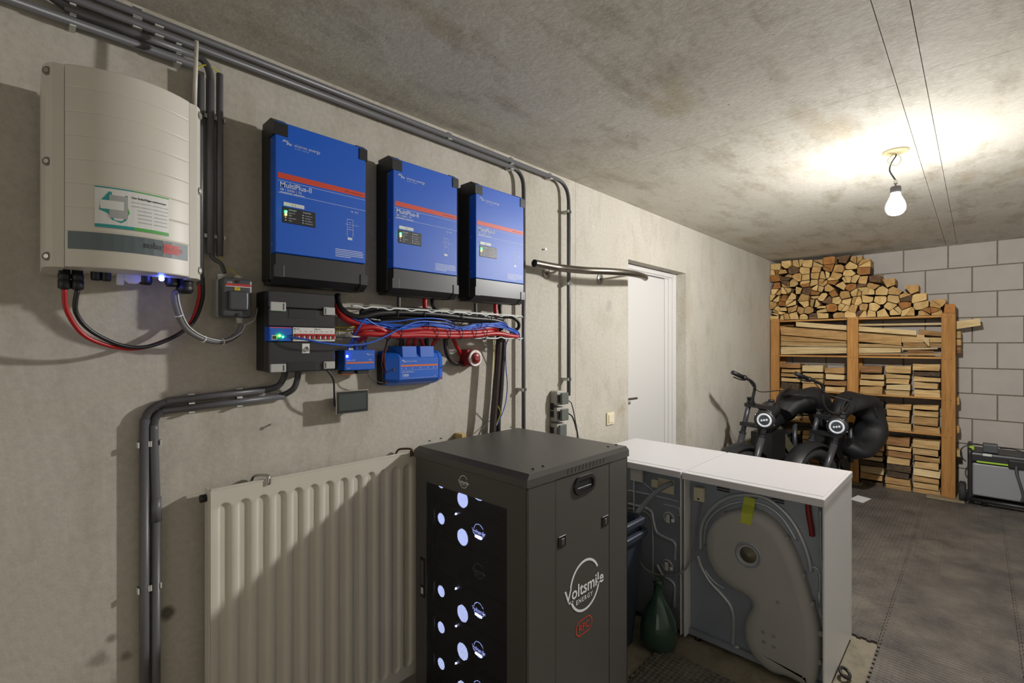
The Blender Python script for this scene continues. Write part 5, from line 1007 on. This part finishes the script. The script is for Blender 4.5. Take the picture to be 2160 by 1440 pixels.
# ------------------------------------------------------------------ firewood shelf at the back wall
def wood(name, c1, c2, along='Y', scale=6.0, ring=False):
    m = bpy.data.materials.new(name); m.use_nodes = True; nt = m.node_tree; p = nt.nodes['Principled BSDF']; L = nt.links.new
    tc = nn(nt, 'ShaderNodeNewGeometry'); oi = nn(nt, 'ShaderNodeObjectInfo'); mp = nn(nt, 'ShaderNodeMapping')
    mp.inputs['Scale'].default_value = {'Y': (9, 0.9, 9), 'Z': (9, 9, 0.9), 'X': (1.2, 9, 9), 'N': (6, 6, 6)}[along]
    ad = nn(nt, 'ShaderNodeVectorMath', operation='ADD'); L(tc.outputs['Position'], ad.inputs[0]); L(oi.outputs['Random'], ad.inputs[1]); L(ad.outputs[0], mp.inputs['Vector'])
    n = nn(nt, 'ShaderNodeTexNoise'); n.inputs['Scale'].default_value = scale; n.inputs['Detail'].default_value = 4; n.inputs['Distortion'].default_value = 0.6; L(mp.outputs[0], n.inputs['Vector'])
    r = nn(nt, 'ShaderNodeValToRGB'); r.color_ramp.elements[0].position = 0.32; r.color_ramp.elements[1].position = 0.68
    r.color_ramp.elements[0].color = (*lin(c1), 1); r.color_ramp.elements[1].color = (*lin(c2), 1); L(n.outputs['Fac'], r.inputs['Fac'])
    hs = nn(nt, 'ShaderNodeHueSaturation'); mr = nn(nt, 'ShaderNodeMapRange'); mr.inputs['To Min'].default_value = 0.80; mr.inputs['To Max'].default_value = 1.14
    L(oi.outputs['Random'], mr.inputs['Value']); L(mr.outputs[0], hs.inputs['Value']); L(r.outputs[0], hs.inputs['Color']); L(hs.outputs[0], p.inputs['Base Color'])
    p.inputs['Roughness'].default_value = 0.75; p.inputs['Specular IOR Level'].default_value = 0.25
    b = nn(nt, 'ShaderNodeBump'); b.inputs['Strength'].default_value = 0.3; b.inputs['Distance'].default_value = 0.004; L(n.outputs['Fac'], b.inputs['Height']); L(b.outputs[0], p.inputs['Normal'])
    return m
w_post = wood('pine_post', (158,110,56), (186,136,78), 'Z', 4); w_board = wood('pine_board', (168,120,64), (194,146,88), 'Y', 4)
w_pale = [wood('pale_split_wood', (166,132,82), (202,172,122), 'Y'), wood('tan_split_wood', (146,110,64), (186,150,100), 'Y'), wood('brown_split_wood', (112,78,46), (150,112,72), 'Y'), wood('cream_split_wood', (190,164,116), (214,190,146), 'Y')]
w_end = [wood('pale_end_grain', (184,150,92), (206,174,118), 'N', 3), wood('tan_end_grain', (160,122,70), (186,150,96), 'N', 3), wood('amber_end_grain', (134,88,42), (164,112,60), 'N', 3), wood('brown_end_grain', (84,60,42), (112,84,60), 'N', 3)]
w_bark = wood('bark', (52,42,32), (88,70,52), 'X', 8)
FXS = 6.225
shelf = thing('firewood_shelf', 'tall pine shelf for firewood against the block wall', 'shelf', (6.36, -0.81, 0))
for (ya, yb) in ((-0.012, -0.101), (-0.763, -0.860), (-1.516, -1.617)):
    fp_ = part(MB().bb(FXS-0.045, FXS, yb, ya, 0.022, 1.792, 0.003, 1), 'post', w_post, shelf); part(MB().bb(6.468, 6.508, yb, ya, 0.022, 1.792, 0.003, 1), 'post', w_post, shelf)
    for zz in (1.765, 1.362, 0.966, 0.610):
        for dy in (0.02, -0.02): part(MB().cyl((FXS-0.0465, (ya+yb)/2+dy, zz-0.012), (FXS-0.044, (ya+yb)/2+dy, zz-0.012), 0.004, n=8), 'screw', m_ink, fp_)
for zz in (1.772, 1.366, 0.970, 0.614): part(MB().bb(FXS-0.0005+0.001, 6.466, -1.615, -0.014, zz-0.018, zz, 0.002, 1), 'shelf_board', w_board, shelf)
single(MB().bb(6.08, 6.50, -1.68, -1.41, 0.013, 0.0215, 0.002, 1), 'timber_pad', wood('grey_plank', (120,108,86), (150,136,110), 'Y'), 'weathered board under the foot of the shelf post', 'board')
single(MB().bb(6.10, 6.50, -0.90, -0.70, 0.013, 0.0215, 0.002, 1), 'timber_pad', bpy.data.materials['grey_plank'], 'weathered board under the middle shelf post', 'board')
single(MB().bb(6.10, 6.50, -0.14, -0.005, 0.0, 0.0215, 0.002, 1), 'timber_pad', bpy.data.materials['grey_plank'], 'weathered board under the shelf post in the corner', 'board')
# logs piled end-on above the shelf: cells of a jittered grid, every log a solid of its own
R_ = random.Random(11)
PROF = [(0.0, 2.430), (-0.30, 2.445), (-0.62, 2.440), (-0.80, 2.455), (-0.90, 2.400), (-1.0, 2.235), (-1.10, 2.19), (-1.21, 2.140), (-1.33, 2.09), (-1.42, 1.99), (-1.53, 1.93), (-1.62, 1.850)]
def hgt(y):
    for (a, za), (b, zb) in zip(PROF, PROF[1:]):
        if b <= y <= a: return za+(zb-za)*(a-y)/(a-b)
    return 1.7
sites = []; z = 1.773+0.040; row = 0
while z < 2.45:
    y = -0.038-R_.uniform(0, 0.04)
    while y > -1.60:
        w = R_.uniform(0.070, 0.128)
        if z+0.024 < hgt(y): sites.append((y+R_.uniform(-0.012, 0.012), z+R_.uniform(-0.020, 0.020), row))
        y -= w
    z += 0.074; row += 1
def clip_half(P, px, py, nx, ny):
    out = []
    for i in range(len(P)):
        a, b = P[i], P[(i+1) % len(P)]; da = (a[0]-px)*nx+(a[1]-py)*ny; db_ = (b[0]-px)*nx+(b[1]-py)*ny
        if da <= 0: out.append(a)
        if (da < 0) != (db_ < 0) and abs(da-db_) > 1e-12: t = da/(da-db_); out.append((a[0]+(b[0]-a[0])*t, a[1]+(b[1]-a[1])*t))
    return out
ROWW = ['bottom row', 'second row', 'third row', 'fourth row', 'fifth row', 'sixth row', 'seventh row', 'eighth row', 'ninth row', 'top row']
cells = []
for i, (sy, sz, rw_) in enumerate(sites):
    P = [(sy-0.060, sz-0.048), (sy+0.060, sz-0.048), (sy+0.060, sz+0.048), (sy-0.060, sz+0.048)]
    for j, (ty, tz, _) in enumerate(sites):
        if i != j and abs(ty-sy) < 0.25 and abs(tz-sz) < 0.25: P = clip_half(P, (sy+ty)/2, (sz+tz)/2, ty-sy, tz-sz)
    P = clip_half(P, 0, 1.7735, 0, -1); P = clip_half(P, -0.004, 0, 1, 0); P = clip_half(P, 0, 2.472, 0, 1)
    if len(P) < 3: continue
    cyy = sum(p[0] for p in P)/len(P); czz = sum(p[1] for p in P)/len(P)
    ar = abs(sum(P[k][0]*P[(k+1) % len(P)][1]-P[(k+1) % len(P)][0]*P[k][1] for k in range(len(P))))/2
    if R_.random() < 0.42 and ar > 0.0048:                              # cleft into two wedges
        t = R_.uniform(0, math.pi); nx, ny = math.cos(t), math.sin(t)
        for s_ in (1, -1): cells.append((clip_half(P, cyy, czz, nx*s_, ny*s_), rw_))
    else: cells.append((P, rw_))
byrow = {}
for P, rw_ in cells:
    if len(P) >= 3: byrow.setdefault(rw_, []).append((sum(p[0] for p in P)/len(P), P))
for rw_ in sorted(byrow):
  for ci, (_, P) in enumerate(sorted(byrow[rw_], key=lambda q: -q[0])):
    cyy = sum(p[0] for p in P)/len(P); czz = sum(p[1] for p in P)/len(P); kk = R_.uniform(0.87, 0.965)
    P = [(cyy+(a-cyy)*kk+R_.uniform(-0.002, 0.002), czz+(b-czz)*kk+R_.uniform(-0.002, 0.002)) for a, b in P]
    while len(P) > 4 and R_.random() < 0.7:                             # drop the shortest edge: wedges and quarters
        k = min(range(len(P)), key=lambda q: (P[q][0]-P[(q+1) % len(P)][0])**2+(P[q][1]-P[(q+1) % len(P)][1])**2); P.pop(k)
    if R_.random() < 0.4:                                               # one rounded bark side
        k = R_.randrange(len(P)); a, b, c = P[k-1], P[k], P[(k+1) % len(P)]
        new = [(a[0]*(1-t)**2*0.25+b[0]*(1-(1-t)**2*0.25-t*t*0.25)+c[0]*t*t*0.25, a[1]*(1-t)**2*0.25+b[1]*(1-(1-t)**2*0.25-t*t*0.25)+c[1]*t*t*0.25) for t in (0.0, 0.35, 0.65, 1.0)]; P = P[:k]+new+P[k+1:]
    xf = FXS-R_.uniform(0.0, 0.06); xe = 6.505-R_.uniform(0, 0.03); n = len(P)
    A = [Vector((xf+R_.uniform(-0.002, 0.002), a, b)) for a, b in P]; B = [Vector((xe, cyy+(a-cyy)*0.92, czz+(b-czz)*0.92)) for a, b in P]
    mb = MB().add(A+B, [(k, (k+1) % n, n+(k+1) % n, n+k) for k in range(n)]); mb.add(A, [tuple(reversed(range(n)))]); mb.add(B, [tuple(range(n))])
    e_i = R_.choices(range(4), (0.58, 0.26, 0.11, 0.05))[0]
    nm = ['pale', 'tan', 'amber', 'dark brown'][e_i]
    o = single(mb, 'split_log', w_end[e_i], f'{nm} split log, {ORD[ci]} from the corner in the {ROWW[min(rw_, 9)]} above the shelf', 'log', 'split logs piled end-on above the shelf', (xf, cyy, czz))
    o.data.materials.append(w_bark if R_.random() < 0.5 else w_pale[1])
    for q in range(n): o.data.polygons[q].material_index = 1
# split logs stacked lengthways on the three lower levels
LV = [('upper', 0.970, 1.338), ('middle', 0.614, 0.945), ('lowest', 0.0125, 0.590)]
CN = ['first', 'second', 'third', 'fourth', 'fifth', 'sixth']
for lname, zb, zt in LV:
    for c in range(6):
        yc = -0.106-0.218*c if c < 3 else -0.866-0.2165*(c-3); z = zb+0.0008; k = 0; lim = zt-R_.uniform(0.0, 0.05)
        while True:
            h = R_.uniform(0.044, 0.086); l0 = R_.uniform(0.0, 0.012); l1 = 0.212-R_.uniform(0.0, 0.022)
            if z+h > lim: break
            ya, yb = yc-l0, yc-l1; j = lambda s_=0.006: R_.uniform(-s_, 0); xf = FXS+0.004-R_.uniform(0, 0.012) if False else FXS+0.003+R_.uniform(0.0, 0.02)
            d = R_.uniform(0.19, 0.23); tl, tr = z+h+j(0.020), z+h+j(0.020); bl_, br_ = z, z
            Fq = [Vector((xf, yb-j(), bl_)), Vector((xf, ya+j(), br_)), Vector((xf-j(0.004), ya+j(), tr)), Vector((xf-j(0.004), (ya+yb)/2, (tl+tr)/2+j(0.006))), Vector((xf-j(0.004), yb-j(), tl))]
            mid = [Vector((xf-0.008-R_.uniform(0, 0.012), v.y, z+(v.z-z)*R_.uniform(0.35, 0.6)) ) for v in (Fq[0], Fq[1])]
            Bq = [Vector((xf+d, v.y, v.z if v.z < z+0.01 else z+(v.z-z)*R_.uniform(0.7, 1.0))) for v in Fq]; n = 5
            mb = MB().add(Fq+Bq, [(q, (q+1) % n, n+(q+1) % n, n+q) for q in range(n)]); mb.add(Bq, [tuple(range(n))])
            mb.add(Fq+mid, [(0,1,6,5),(5,6,2,3,4),(0,5,4),(1,2,6)])
            mi = R_.choices(range(4), (0.42, 0.28, 0.10, 0.20))[0]; nm = ['pale', 'tan', 'brown', 'cream'][mi]
            wm_ = w_pale[mi] if R_.random() < 0.93 else w_bark
            single(mb, 'firewood_log', wm_, f'{nm} firewood log, {CN[min(k, 5)] if k < 6 else ORD[k]} from bottom, {CN[c]} stack from the corner, {lname} level', 'log', 'firewood stacked lengthways on the shelf', (xf, (ya+yb)/2, z))
            z += h+0.0015; k += 1
# offcuts and planks on the top level
PLK = [  # left end (px, top, bottom), right end (px, top, bottom), set-back, wood, label
 ((1647,688,705),(1901,711,728),0.000,1,'broad amber plank slanting down across the top shelf level'),
 ((1679,678,688),(1933,697,707),0.012,3,'long pale lath lying above the broad amber plank'),
 ((1690,690,700),(1950,706,717),0.040,0,'tan plank partly hidden behind the pale lath'),
 ((1647,706,719),(1790,717,723),0.020,1,'short tan plank below the near end of the amber plank'),
 ((1647,720,729),(1902,727,733),0.010,0,'thin tan plank across the lower half of the plank pile'),
 ((1647,731,747),(1900,734,743),0.004,3,'thick pale plank near the bottom of the plank pile'),
 ((1790,745,749),(1985,745,749.5),0.006,1,'thin lath lying flat on the shelf board at the bottom'),
 ((1812,683,687),(1986,681,685),0.060,3,'thin lath stretched just below the top shelf board'),
 ((1900,711,722),(1986,712,722),0.030,0,'short tan offcut beside the far post, upper one'),
 ((1905,722,732),(1986,724,731),0.020,1,'short tan offcut beside the far post, lower one'),
 ((1902,733,738),(1978,733,736),0.010,3,'pale lath end sticking out below the offcuts'),
 ((1914,737,748),(1970,740,746),0.016,2,'brown offcut lying at the bottom beside the far post'),
 ((1938,694,705),(1986,700,709),0.045,1,'stubby tan offcut high up beside the far post'),
 ((1648,680,686),(1680,682,689),0.070,2,'brown board end at the back beside the corner post'),
 ((1947,711,718),(1960,712,731),-0.006,3,'small pale wood chip wedged between the offcuts')]
for (l_, r_, xo, mi, lab) in PLK:
    xp = FXS+0.004+max(xo, 0)*3.0; a, b, c, d = atx(l_[0], l_[2], xp), atx(r_[0], r_[2], xp), atx(r_[0], r_[1], xp), atx(l_[0], l_[1], xp)
    for v in (a, b, c, d): v.z = min(max(v.z, 1.3675), 1.752)
    D_ = Vector((0.027, 0, 0)); single(MB().add([a, b, c, d, a+D_, b+D_, c+D_, d+D_], [(0,1,2,3),(7,6,5,4),(0,4,5,1),(1,5,6,2),(2,6,7,3),(3,7,4,0)]), 'plank', w_pale[mi], lab, 'plank', 'planks and offcuts on the top shelf level')
xp = 6.30; a, b, c, d = atx(1990,698,xp), atx(2069,686,xp), atx(2066,671,xp), atx(1990,681,xp); D_ = Vector((0.04, 0, 0))
single(MB().add([a, b, c, d, a+D_, b+D_, c+D_, d+D_], [(0,1,2,3),(7,6,5,4),(0,4,5,1),(1,5,6,2),(2,6,7,3),(3,7,4,0)]), 'plank', w_pale[3], 'pale plank end sticking out past the far shelf post', 'plank', 'planks and offcuts on the top shelf level')
for i, (py, hh, mi) in enumerate(((706, 14, 0), (722, 12, 1), (738, 14, 2), (845, 16, 1), (905, 14, 1), (955, 14, 0))):
    a = atx(2018, py, 6.36); single(MB().bb(6.33, 6.45, a.y-R_.uniform(0.018, 0.035), a.y+0.10, a.z-hh*0.0025, a.z+hh*0.0025, 0.006, 1), 'log_end', w_pale[mi], f'{ORD[i]} log end from the top poking out beyond the far shelf post', 'log', 'log ends poking out past the shelf')

# ------------------------------------------------------------------ two dark mopeds with bags
m_mat = M('matt_black_paint', (34,34,36), 0.42); m_tyre = M('tyre_rubber', (44,44,44), 0.75, bump=0.5, bscale=60); m_cloth = M('black_nylon', (24,24,27), 0.62, bump=0.6, bscale=14)
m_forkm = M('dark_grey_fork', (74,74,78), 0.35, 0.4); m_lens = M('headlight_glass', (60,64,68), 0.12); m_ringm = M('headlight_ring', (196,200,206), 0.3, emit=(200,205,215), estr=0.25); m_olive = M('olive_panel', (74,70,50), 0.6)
def P3(px, py, t): return CAM + ray(px, py)*t
def moped(lab, K, fdir, bdir):
    f = Vector(fdir).normalized(); l = Vector((-f.y, f.x, 0)); fb = Vector(bdir).normalized(); lb = Vector((-fb.y, fb.x, 0))
    axle = K['axle']; t = thing('moped', lab, 'moped', (axle.x, axle.y, 0.012)); rw = axle.z-0.013
    def wheel(c, nm, f, l):
        w = part(MB().tube([c+(f*math.cos(a)+UP*math.sin(a))*(rw-0.055) for a in [2*math.pi*i/28 for i in range(28)]], 0.055, 12, True), nm, m_tyre, t)
        part(MB().cyl(c-l*0.035, c+l*0.035, 0.06, n=16), 'wheel_hub', m_mat, w)
        for k in range(5):
            a = 2*math.pi*k/5; part(MB().cyl(c, c+(f*math.cos(a)+UP*math.sin(a))*(rw-0.09), 0.014, n=8), 'spoke', m_mat, w)
        part(MB().tube([c+(f*math.cos(a)+UP*math.sin(a))*(rw-0.10) for a in [2*math.pi*i/24 for i in range(24)]], 0.018, 8, True), 'wheel_rim', m_mat, w)
    rear = axle-fb*1.02; wheel(axle, 'front_wheel', f, l); wheel(rear, 'rear_wheel', fb, lb)
    for c, a0, a1, f_, l_ in ((axle, 30, 150, f, l), (rear, 40, 175, fb, lb)):
        rows = []
        for k in range(17):
            a = math.radians(a0+(a1-a0)*k/16); d = f_*math.cos(a)+UP*math.sin(a)
            rows.append([c+d*(rw+0.035)+l_*u*0.075-d*(abs(u)**2)*0.03 for u in (-1, -0.5, 0, 0.5, 1)])
        rin = [[p_-(p_-c).normalized()*0.006 for p_ in r] for r in rows]
        part(MB().grid(rows, True).grid(rin, True), 'mudguard', m_mat, t)
    ft = K['fork_top']
    for s_ in (-1, 1):
        a, b = ft+l*0.105*s_, axle+l*0.085*s_; mid = a.lerp(b, 0.42)
        lg = part(MB().cyl(a+UP*0.01, mid, 0.021, n=14), 'fork_leg', m_forkm, t); part(MB().cyl(mid, b, 0.027, n=14), 'fork_slider', m_forkm, lg); part(MB().cyl(mid+(a-b).normalized()*0.012, mid, 0.030, n=14), 'fork_seal', m_mat, lg); part(MB().cyl(a+UP*0.008, a+UP*0.026, 0.025, n=14), 'fork_cap', m_mat, lg)
    for q in (0.06, 0.30):
        c = ft.lerp(axle, q); part(MB().obox(c, l*0.125, f*0.03, UP*0.016), 'fork_clamp', m_mat, t)
    hc = K['light']; hd_ = K['light_dir'].normalized()
    hl = part(MB().lathe([(0.0,-0.10),(0.045,-0.095),(0.075,-0.06),(0.082,-0.01),(0.076,0.0),(0.058,0.002)], hc, hd_, 24), 'headlight', m_mat, t)
    part(MB().lathe([(0.042,0.002),(0.044,0.010),(0.054,0.010),(0.058,0.002)], hc, hd_, 24), 'headlight_ring', m_ringm, hl, 'bright ring'); part(MB().lathe([(0.044,0.003),(0.03,0.007),(0.0,0.009)], hc, hd_, 20), 'headlight_lens', m_lens, hl)
    sd = hd_.cross(UP).normalized()
    for k in (-1, 0, 1): part(MB().sphere(hc+hd_*0.006+sd*0.019*k+UP*(-0.004*k), 0.0095, 8, 6), 'light_element', m_ringm, hl)
    for a in (0.5, 2.2, 3.6, 5.6): part(MB().sphere(hc+hd_*-0.01+(sd*math.cos(a)+UP*math.sin(a))*0.080, 0.007, 6, 5), 'bolt', m_chrome, hl)
    bar = sp(K['bar'], 6); part(MB().tube(bar, 0.0125, 10), 'handlebar', m_mat, t)
    g0, g1 = Vector(K['bar'][0]), Vector(K['bar'][1]); gr = part(MB().cyl(g0, g1, 0.018, n=12), 'grip', m_black, t)
    part(MB().tube(sp([g1+(g1-g0)*0.25+UP*-0.015, g1.lerp(g0, 0.2)+UP*-0.03, g0.lerp(g1, 0.1)+UP*-0.035], 5), 0.006, 6), 'brake_lever', m_mat, t); part(MB().sphere(g1+(g1-g0)*0.15, 0.024, 10, 8), 'control_pod', m_mat, t)
    part(MB().tube(sp([g1+(g1-g0)*0.5, g1+(g1-g0)*1.6+UP*-0.06, ft+l*0.20+UP*0.10, ft+UP*-0.08+l*0.08], 6), 0.004, 6), 'control_cable', m_bcable, t)
    hd2 = ft-fb*0.05+UP*-0.12; seat = axle-fb*0.95+UP*0.50; mid = axle-fb*0.62+UP*0.10
    part(MB().tube(sp([hd2, hd2-fb*0.15+UP*-0.10, axle-fb*0.55+UP*0.34, axle-fb*0.85+UP*0.36, rear+UP*0.36+fb*0.05], 6), 0.038, 10), 'frame_spine', m_mat, t)
    part(MB().tube(sp([hd2+UP*-0.05, axle-fb*0.36+UP*0.12, mid, axle-fb*0.95+UP*0.06, rear], 6), 0.030, 10), 'down_tube', m_mat, t)
    part(MB().bb(-0.16, 0.16, -0.09, 0.09, -0.13, 0.13, 0.03) if False else MB().obox(mid+UP*0.14, fb*0.17, lb*0.09, UP*0.13), 'motor_block', m_mat, t)
    part(MB().tube(sp([axle-fb*0.50+UP*0.44, axle-fb*0.75+UP*0.47, axle-fb*1.0+UP*0.48, axle-fb*1.16+UP*0.50], 5), [0.05]+[0.085]*14+[0.05], 12), 'seat', m_cloth, t)
    part(MB().tube(sp([hd2-fb*0.02+UP*-0.02, hd2-fb*0.18+UP*0.03, axle-fb*0.48+UP*0.46], 5), [0.05, 0.06, 0.07, 0.075, 0.08, 0.08, 0.08, 0.08, 0.075, 0.07, 0.06], 12), 'tank', m_mat, t)
    for s_ in (-1, 1): part(MB().cyl(rear+lb*0.1*s_, axle-fb*1.02+UP*0.40+lb*0.1*s_, 0.022, n=10), 'rear_shock', m_forkm, t)
    part(MB().cyl(mid+lb*0.06, mid+lb*0.14+Vector((0,0,-mid.z+0.014)), 0.012, n=8), 'kickstand', m_mat, t)
    return t
fd = (-0.93, 0.37, 0)
ax1 = P3(1562, 1019, 4.03); ax1.z = 0.318
K1 = dict(axle=ax1, fork_top=P3(1604, 846, 4.12), light=P3(1612, 886, 3.98), light_dir=Vector((-0.95, -0.05, 0.05)),
 bar=[P3(1545,785,4.0), P3(1567,795,4.03), P3(1585,804,4.07), P3(1592,817,4.1), P3(1588,845,4.12), P3(1600,859,4.14), P3(1616,862,4.16), P3(1632,861,4.2), P3(1640,849,4.32), P3(1646,830,4.45), P3(1668,815,4.65)])
moped('dark moped beside the wall with one handlebar grip raised', K1, fd, (-0.98, 0.06, 0))
ax2 = P3(1712, 1022, 4.10); ax2.z = 0.318
K2 = dict(axle=ax2, fork_top=P3(1753, 872, 4.2), light=P3(1765, 900, 4.06), light_dir=Vector((-0.97, 0.0, 0.03)),
 bar=[P3(1678,787,4.05), P3(1703,798,4.08), P3(1724,806,4.12), P3(1735,815,4.15), P3(1736,848,4.17), P3(1746,866,4.2), P3(1762,872,4.22), P3(1776,868,4.3), P3(1790,850,4.45), P3(1806,838,4.6)])
moped('dark moped farther from the wall, partly hidden by the dryer', K2, fd, (-0.995, 0.02, 0))
def bag(name, lab, path, rad, seed, extra=()):
    q = random.Random(seed); S_ = sp(path, 6); m = len(S_); n = 16; rows = []
    T = [(S_[min(i+1, m-1)]-S_[max(i-1, 0)]).normalized() for i in range(m)]
    N_ = UP
    ph = [q.uniform(0, 6.28) for _ in range(6)]
    for i in range(m):
        u = i/(m-1)*(len(rad)-1); a = int(min(u, len(rad)-2)); r = rad[a]+(rad[a+1]-rad[a])*(u-a)
        side = Vector((0.36, 0.93, 0)).cross(T[i]).normalized(); dep = T[i].cross(side)
        row = []
        for k in range(n):
            t_ = 2*math.pi*k/n; w = 1+0.10*math.sin(3*t_+ph[0]+i*0.22)+0.06*math.sin(5*t_+ph[1]-i*0.3)+0.07*math.sin(2*t_+ph[2]+i*0.45)
            row.append(S_[i]+(side*math.cos(t_)+dep*math.sin(t_)*1.2)*r*w)
        rows.append(row)
    mb = MB().grid(rows, True, True); mb.add(rows[0], [tuple(reversed(range(n)))]); mb.add(rows[-1], [tuple(range(n))])
    t = thing(name, lab, 'bag', S_[0]); part(mb, 'bag_body', m_cloth, t)
    for e in extra: part(MB().tube(sp(e, 6), 0.012, 6), 'strap', m_cloth, t)
    return t
b1 = bag('black_bag', 'black bag draped over the moped nearest the wall', [P3(1652,872,4.45), P3(1670,850,4.5), P3(1695,842,4.55), P3(1720,850,4.70), P3(1738,876,4.84), P3(1743,905,4.90)], [0.07, 0.11, 0.12, 0.12, 0.11, 0.07], 2, [[P3(1650,835,4.42), P3(1672,832,4.45), P3(1700,835,4.42), P3(1720,845,4.45)]])
b2 = bag('black_bag', 'black bag hanging in an arch on the moped farther from the wall', [P3(1762,882,4.45), P3(1775,862,4.5), P3(1798,848,4.55), P3(1822,855,4.6), P3(1836,880,4.62), P3(1840,910,4.6), P3(1828,938,4.55), P3(1803,948,4.5), P3(1785,935,4.5)], [0.05, 0.08, 0.10, 0.11, 0.11, 0.11, 0.10, 0.10, 0.06], 5, [[P3(1772,880,4.4), P3(1780,850,4.42), P3(1795,838,4.45)], [P3(1815,838,4.5), P3(1840,850,4.5), P3(1850,880,4.5)]])
part(MB().obox(P3(1846,931,4.5), (0.004,0.010,0.004), (0.004,0,0.01), (0,0.003,0.003)), 'reflective_tab', m_paper, b2)
single(MB().obox(P3(1655,930,4.55), Vector((0.10,-0.10,-0.22)), Vector((0.02,-0.02,0.022)), Vector((0.02,0.02,0.0))), 'olive_strap', m_olive, 'olive strap running diagonally down beside the first moped', 'strap')
pc = atz(1815, 1052, 0.0145); single(MB().obox(pc, Vector((0.095,-0.018,0)), Vector((-0.02,-0.055,0)), Vector((0,0,0.002))), 'white_plate', m_paper, 'white plate lying on the rubber floor behind the dryer', 'plate')

# ------------------------------------------------------------------ wheeled power unit at the right edge
gx0, gx1, gy0, gy1 = 6.10, 6.47, -2.36, -1.70
gen = thing('generator', 'wheeled power unit with grey side panel and lime accents at the block wall', 'generator', ((gx0+gx1)/2, (gy0+gy1)/2, 0.012))
m_gpan = M('silver_grey_panel', (132,132,136), 0.45); m_lime = M('lime_plastic', (150,190,40), 0.5)
part(MB().bb(gx0+0.02, gx1-0.02, gy0+0.03, gy1-0.03, 0.10, 0.40, 0.015), 'side_panel', m_gpan, gen)
part(MB().bb(gx0, gx1, gy0, gy1, 0.405, 0.50, 0.02), 'control_housing', m_mat, gen); part(MB().bb(gx0-0.004, gx0+0.01, gy0+0.1, gy1-0.06, 0.41, 0.425, 0.003), 'lime_trim', m_lime, gen)
part(MB().bb(gx0-0.006, gx0+0.01, -1.86, -1.80, 0.475, 0.497, 0.004), 'data_label', m_clip, gen); part(MB().bb(gx0-0.012, gx0+0.01, -2.06, -1.96, 0.395, 0.465, 0.006), 'outlet', m_black, gen)
part(MB().bb(gx0+0.01, gx0+0.07, -1.745, -1.705, 0.515, 0.55, 0.008), 'lime_knob', m_lime, gen)
for yy in (gy0+0.015, gy1-0.015):
    part(MB().tube(sp([(gx0,yy,0.05),(gx0,yy,0.40),(gx0+0.03,yy,0.53),(gx1-0.03,yy,0.53),(gx1,yy,0.40),(gx1,yy,0.05)], 5), 0.016, 10), 'frame_tube', m_mat, gen)
part(MB().tube([(gx0,gy0,0.065),(gx0,gy1,0.065)], 0.017, 10), 'frame_tube', m_mat, gen); part(MB().tube([(gx1,gy0,0.065),(gx1,gy1,0.065)], 0.017, 10), 'frame_tube', m_mat, gen)
wh = part(MB().lathe([(0.0,-0.022),(0.05,-0.022),(0.075,-0.026),(0.092,-0.018),(0.092,0.018),(0.075,0.026),(0.05,0.022),(0.0,0.022)], (gx0+0.10, gy1+0.035, 0.104), (0,1,0), 24), 'wheel', m_tyre, gen); part(MB().cyl((gx0+0.10,gy1+0.06,0.104), (gx0+0.10,gy1-0.02,0.104), 0.02, n=12), 'axle', m_steel, wh)
for k in range(2): part(MB().cyl((gx0+0.03,gy0+0.05+0.5*k,0.0125), (gx0+0.03,gy0+0.05+0.5*k,0.06), 0.02, n=12), 'foot', m_black, gen)
single(MB().bb(gx0+0.03, gx0+0.15, -1.90, -1.80, 0.502, 0.578, 0.008), 'battery_charger', m_darkgrey, 'dark charger block sitting on top of the power unit', 'charger')
single(MB().tube(sp([(gx0+0.05,-1.91,0.555),(gx0+0.0,-2.0,0.565),(gx0-0.02,-2.1,0.53),(gx0-0.03,-2.2,0.54)], 6), 0.006, 8), 'black_cable', m_bcable, 'black cable trailing from the charger along the power unit', 'cable')
single(MB().tube(sp([(gx0+0.05,-1.80,0.565),(gx0-0.01,-1.73,0.575),(gx0-0.03,-1.665,0.53),(gx0-0.03,-1.655,0.46),(gx0-0.03,-1.69,0.41)], 6), 0.005, 8), 'black_cable', m_bcable, 'black cable looping round the near corner of the power unit', 'cable')
single(MB().tube(sp([(gx0-0.02,-2.01,0.42),(gx0-0.03,-2.01,0.36),(gx0-0.035,-2.03,0.27),(gx0-0.03,-2.05,0.17),(gx0-0.025,-2.04,0.12)], 6), 0.010, 8), 'grey_cable', m_darkgrey, 'thick grey lead hanging from the outlet of the power unit', 'cable')
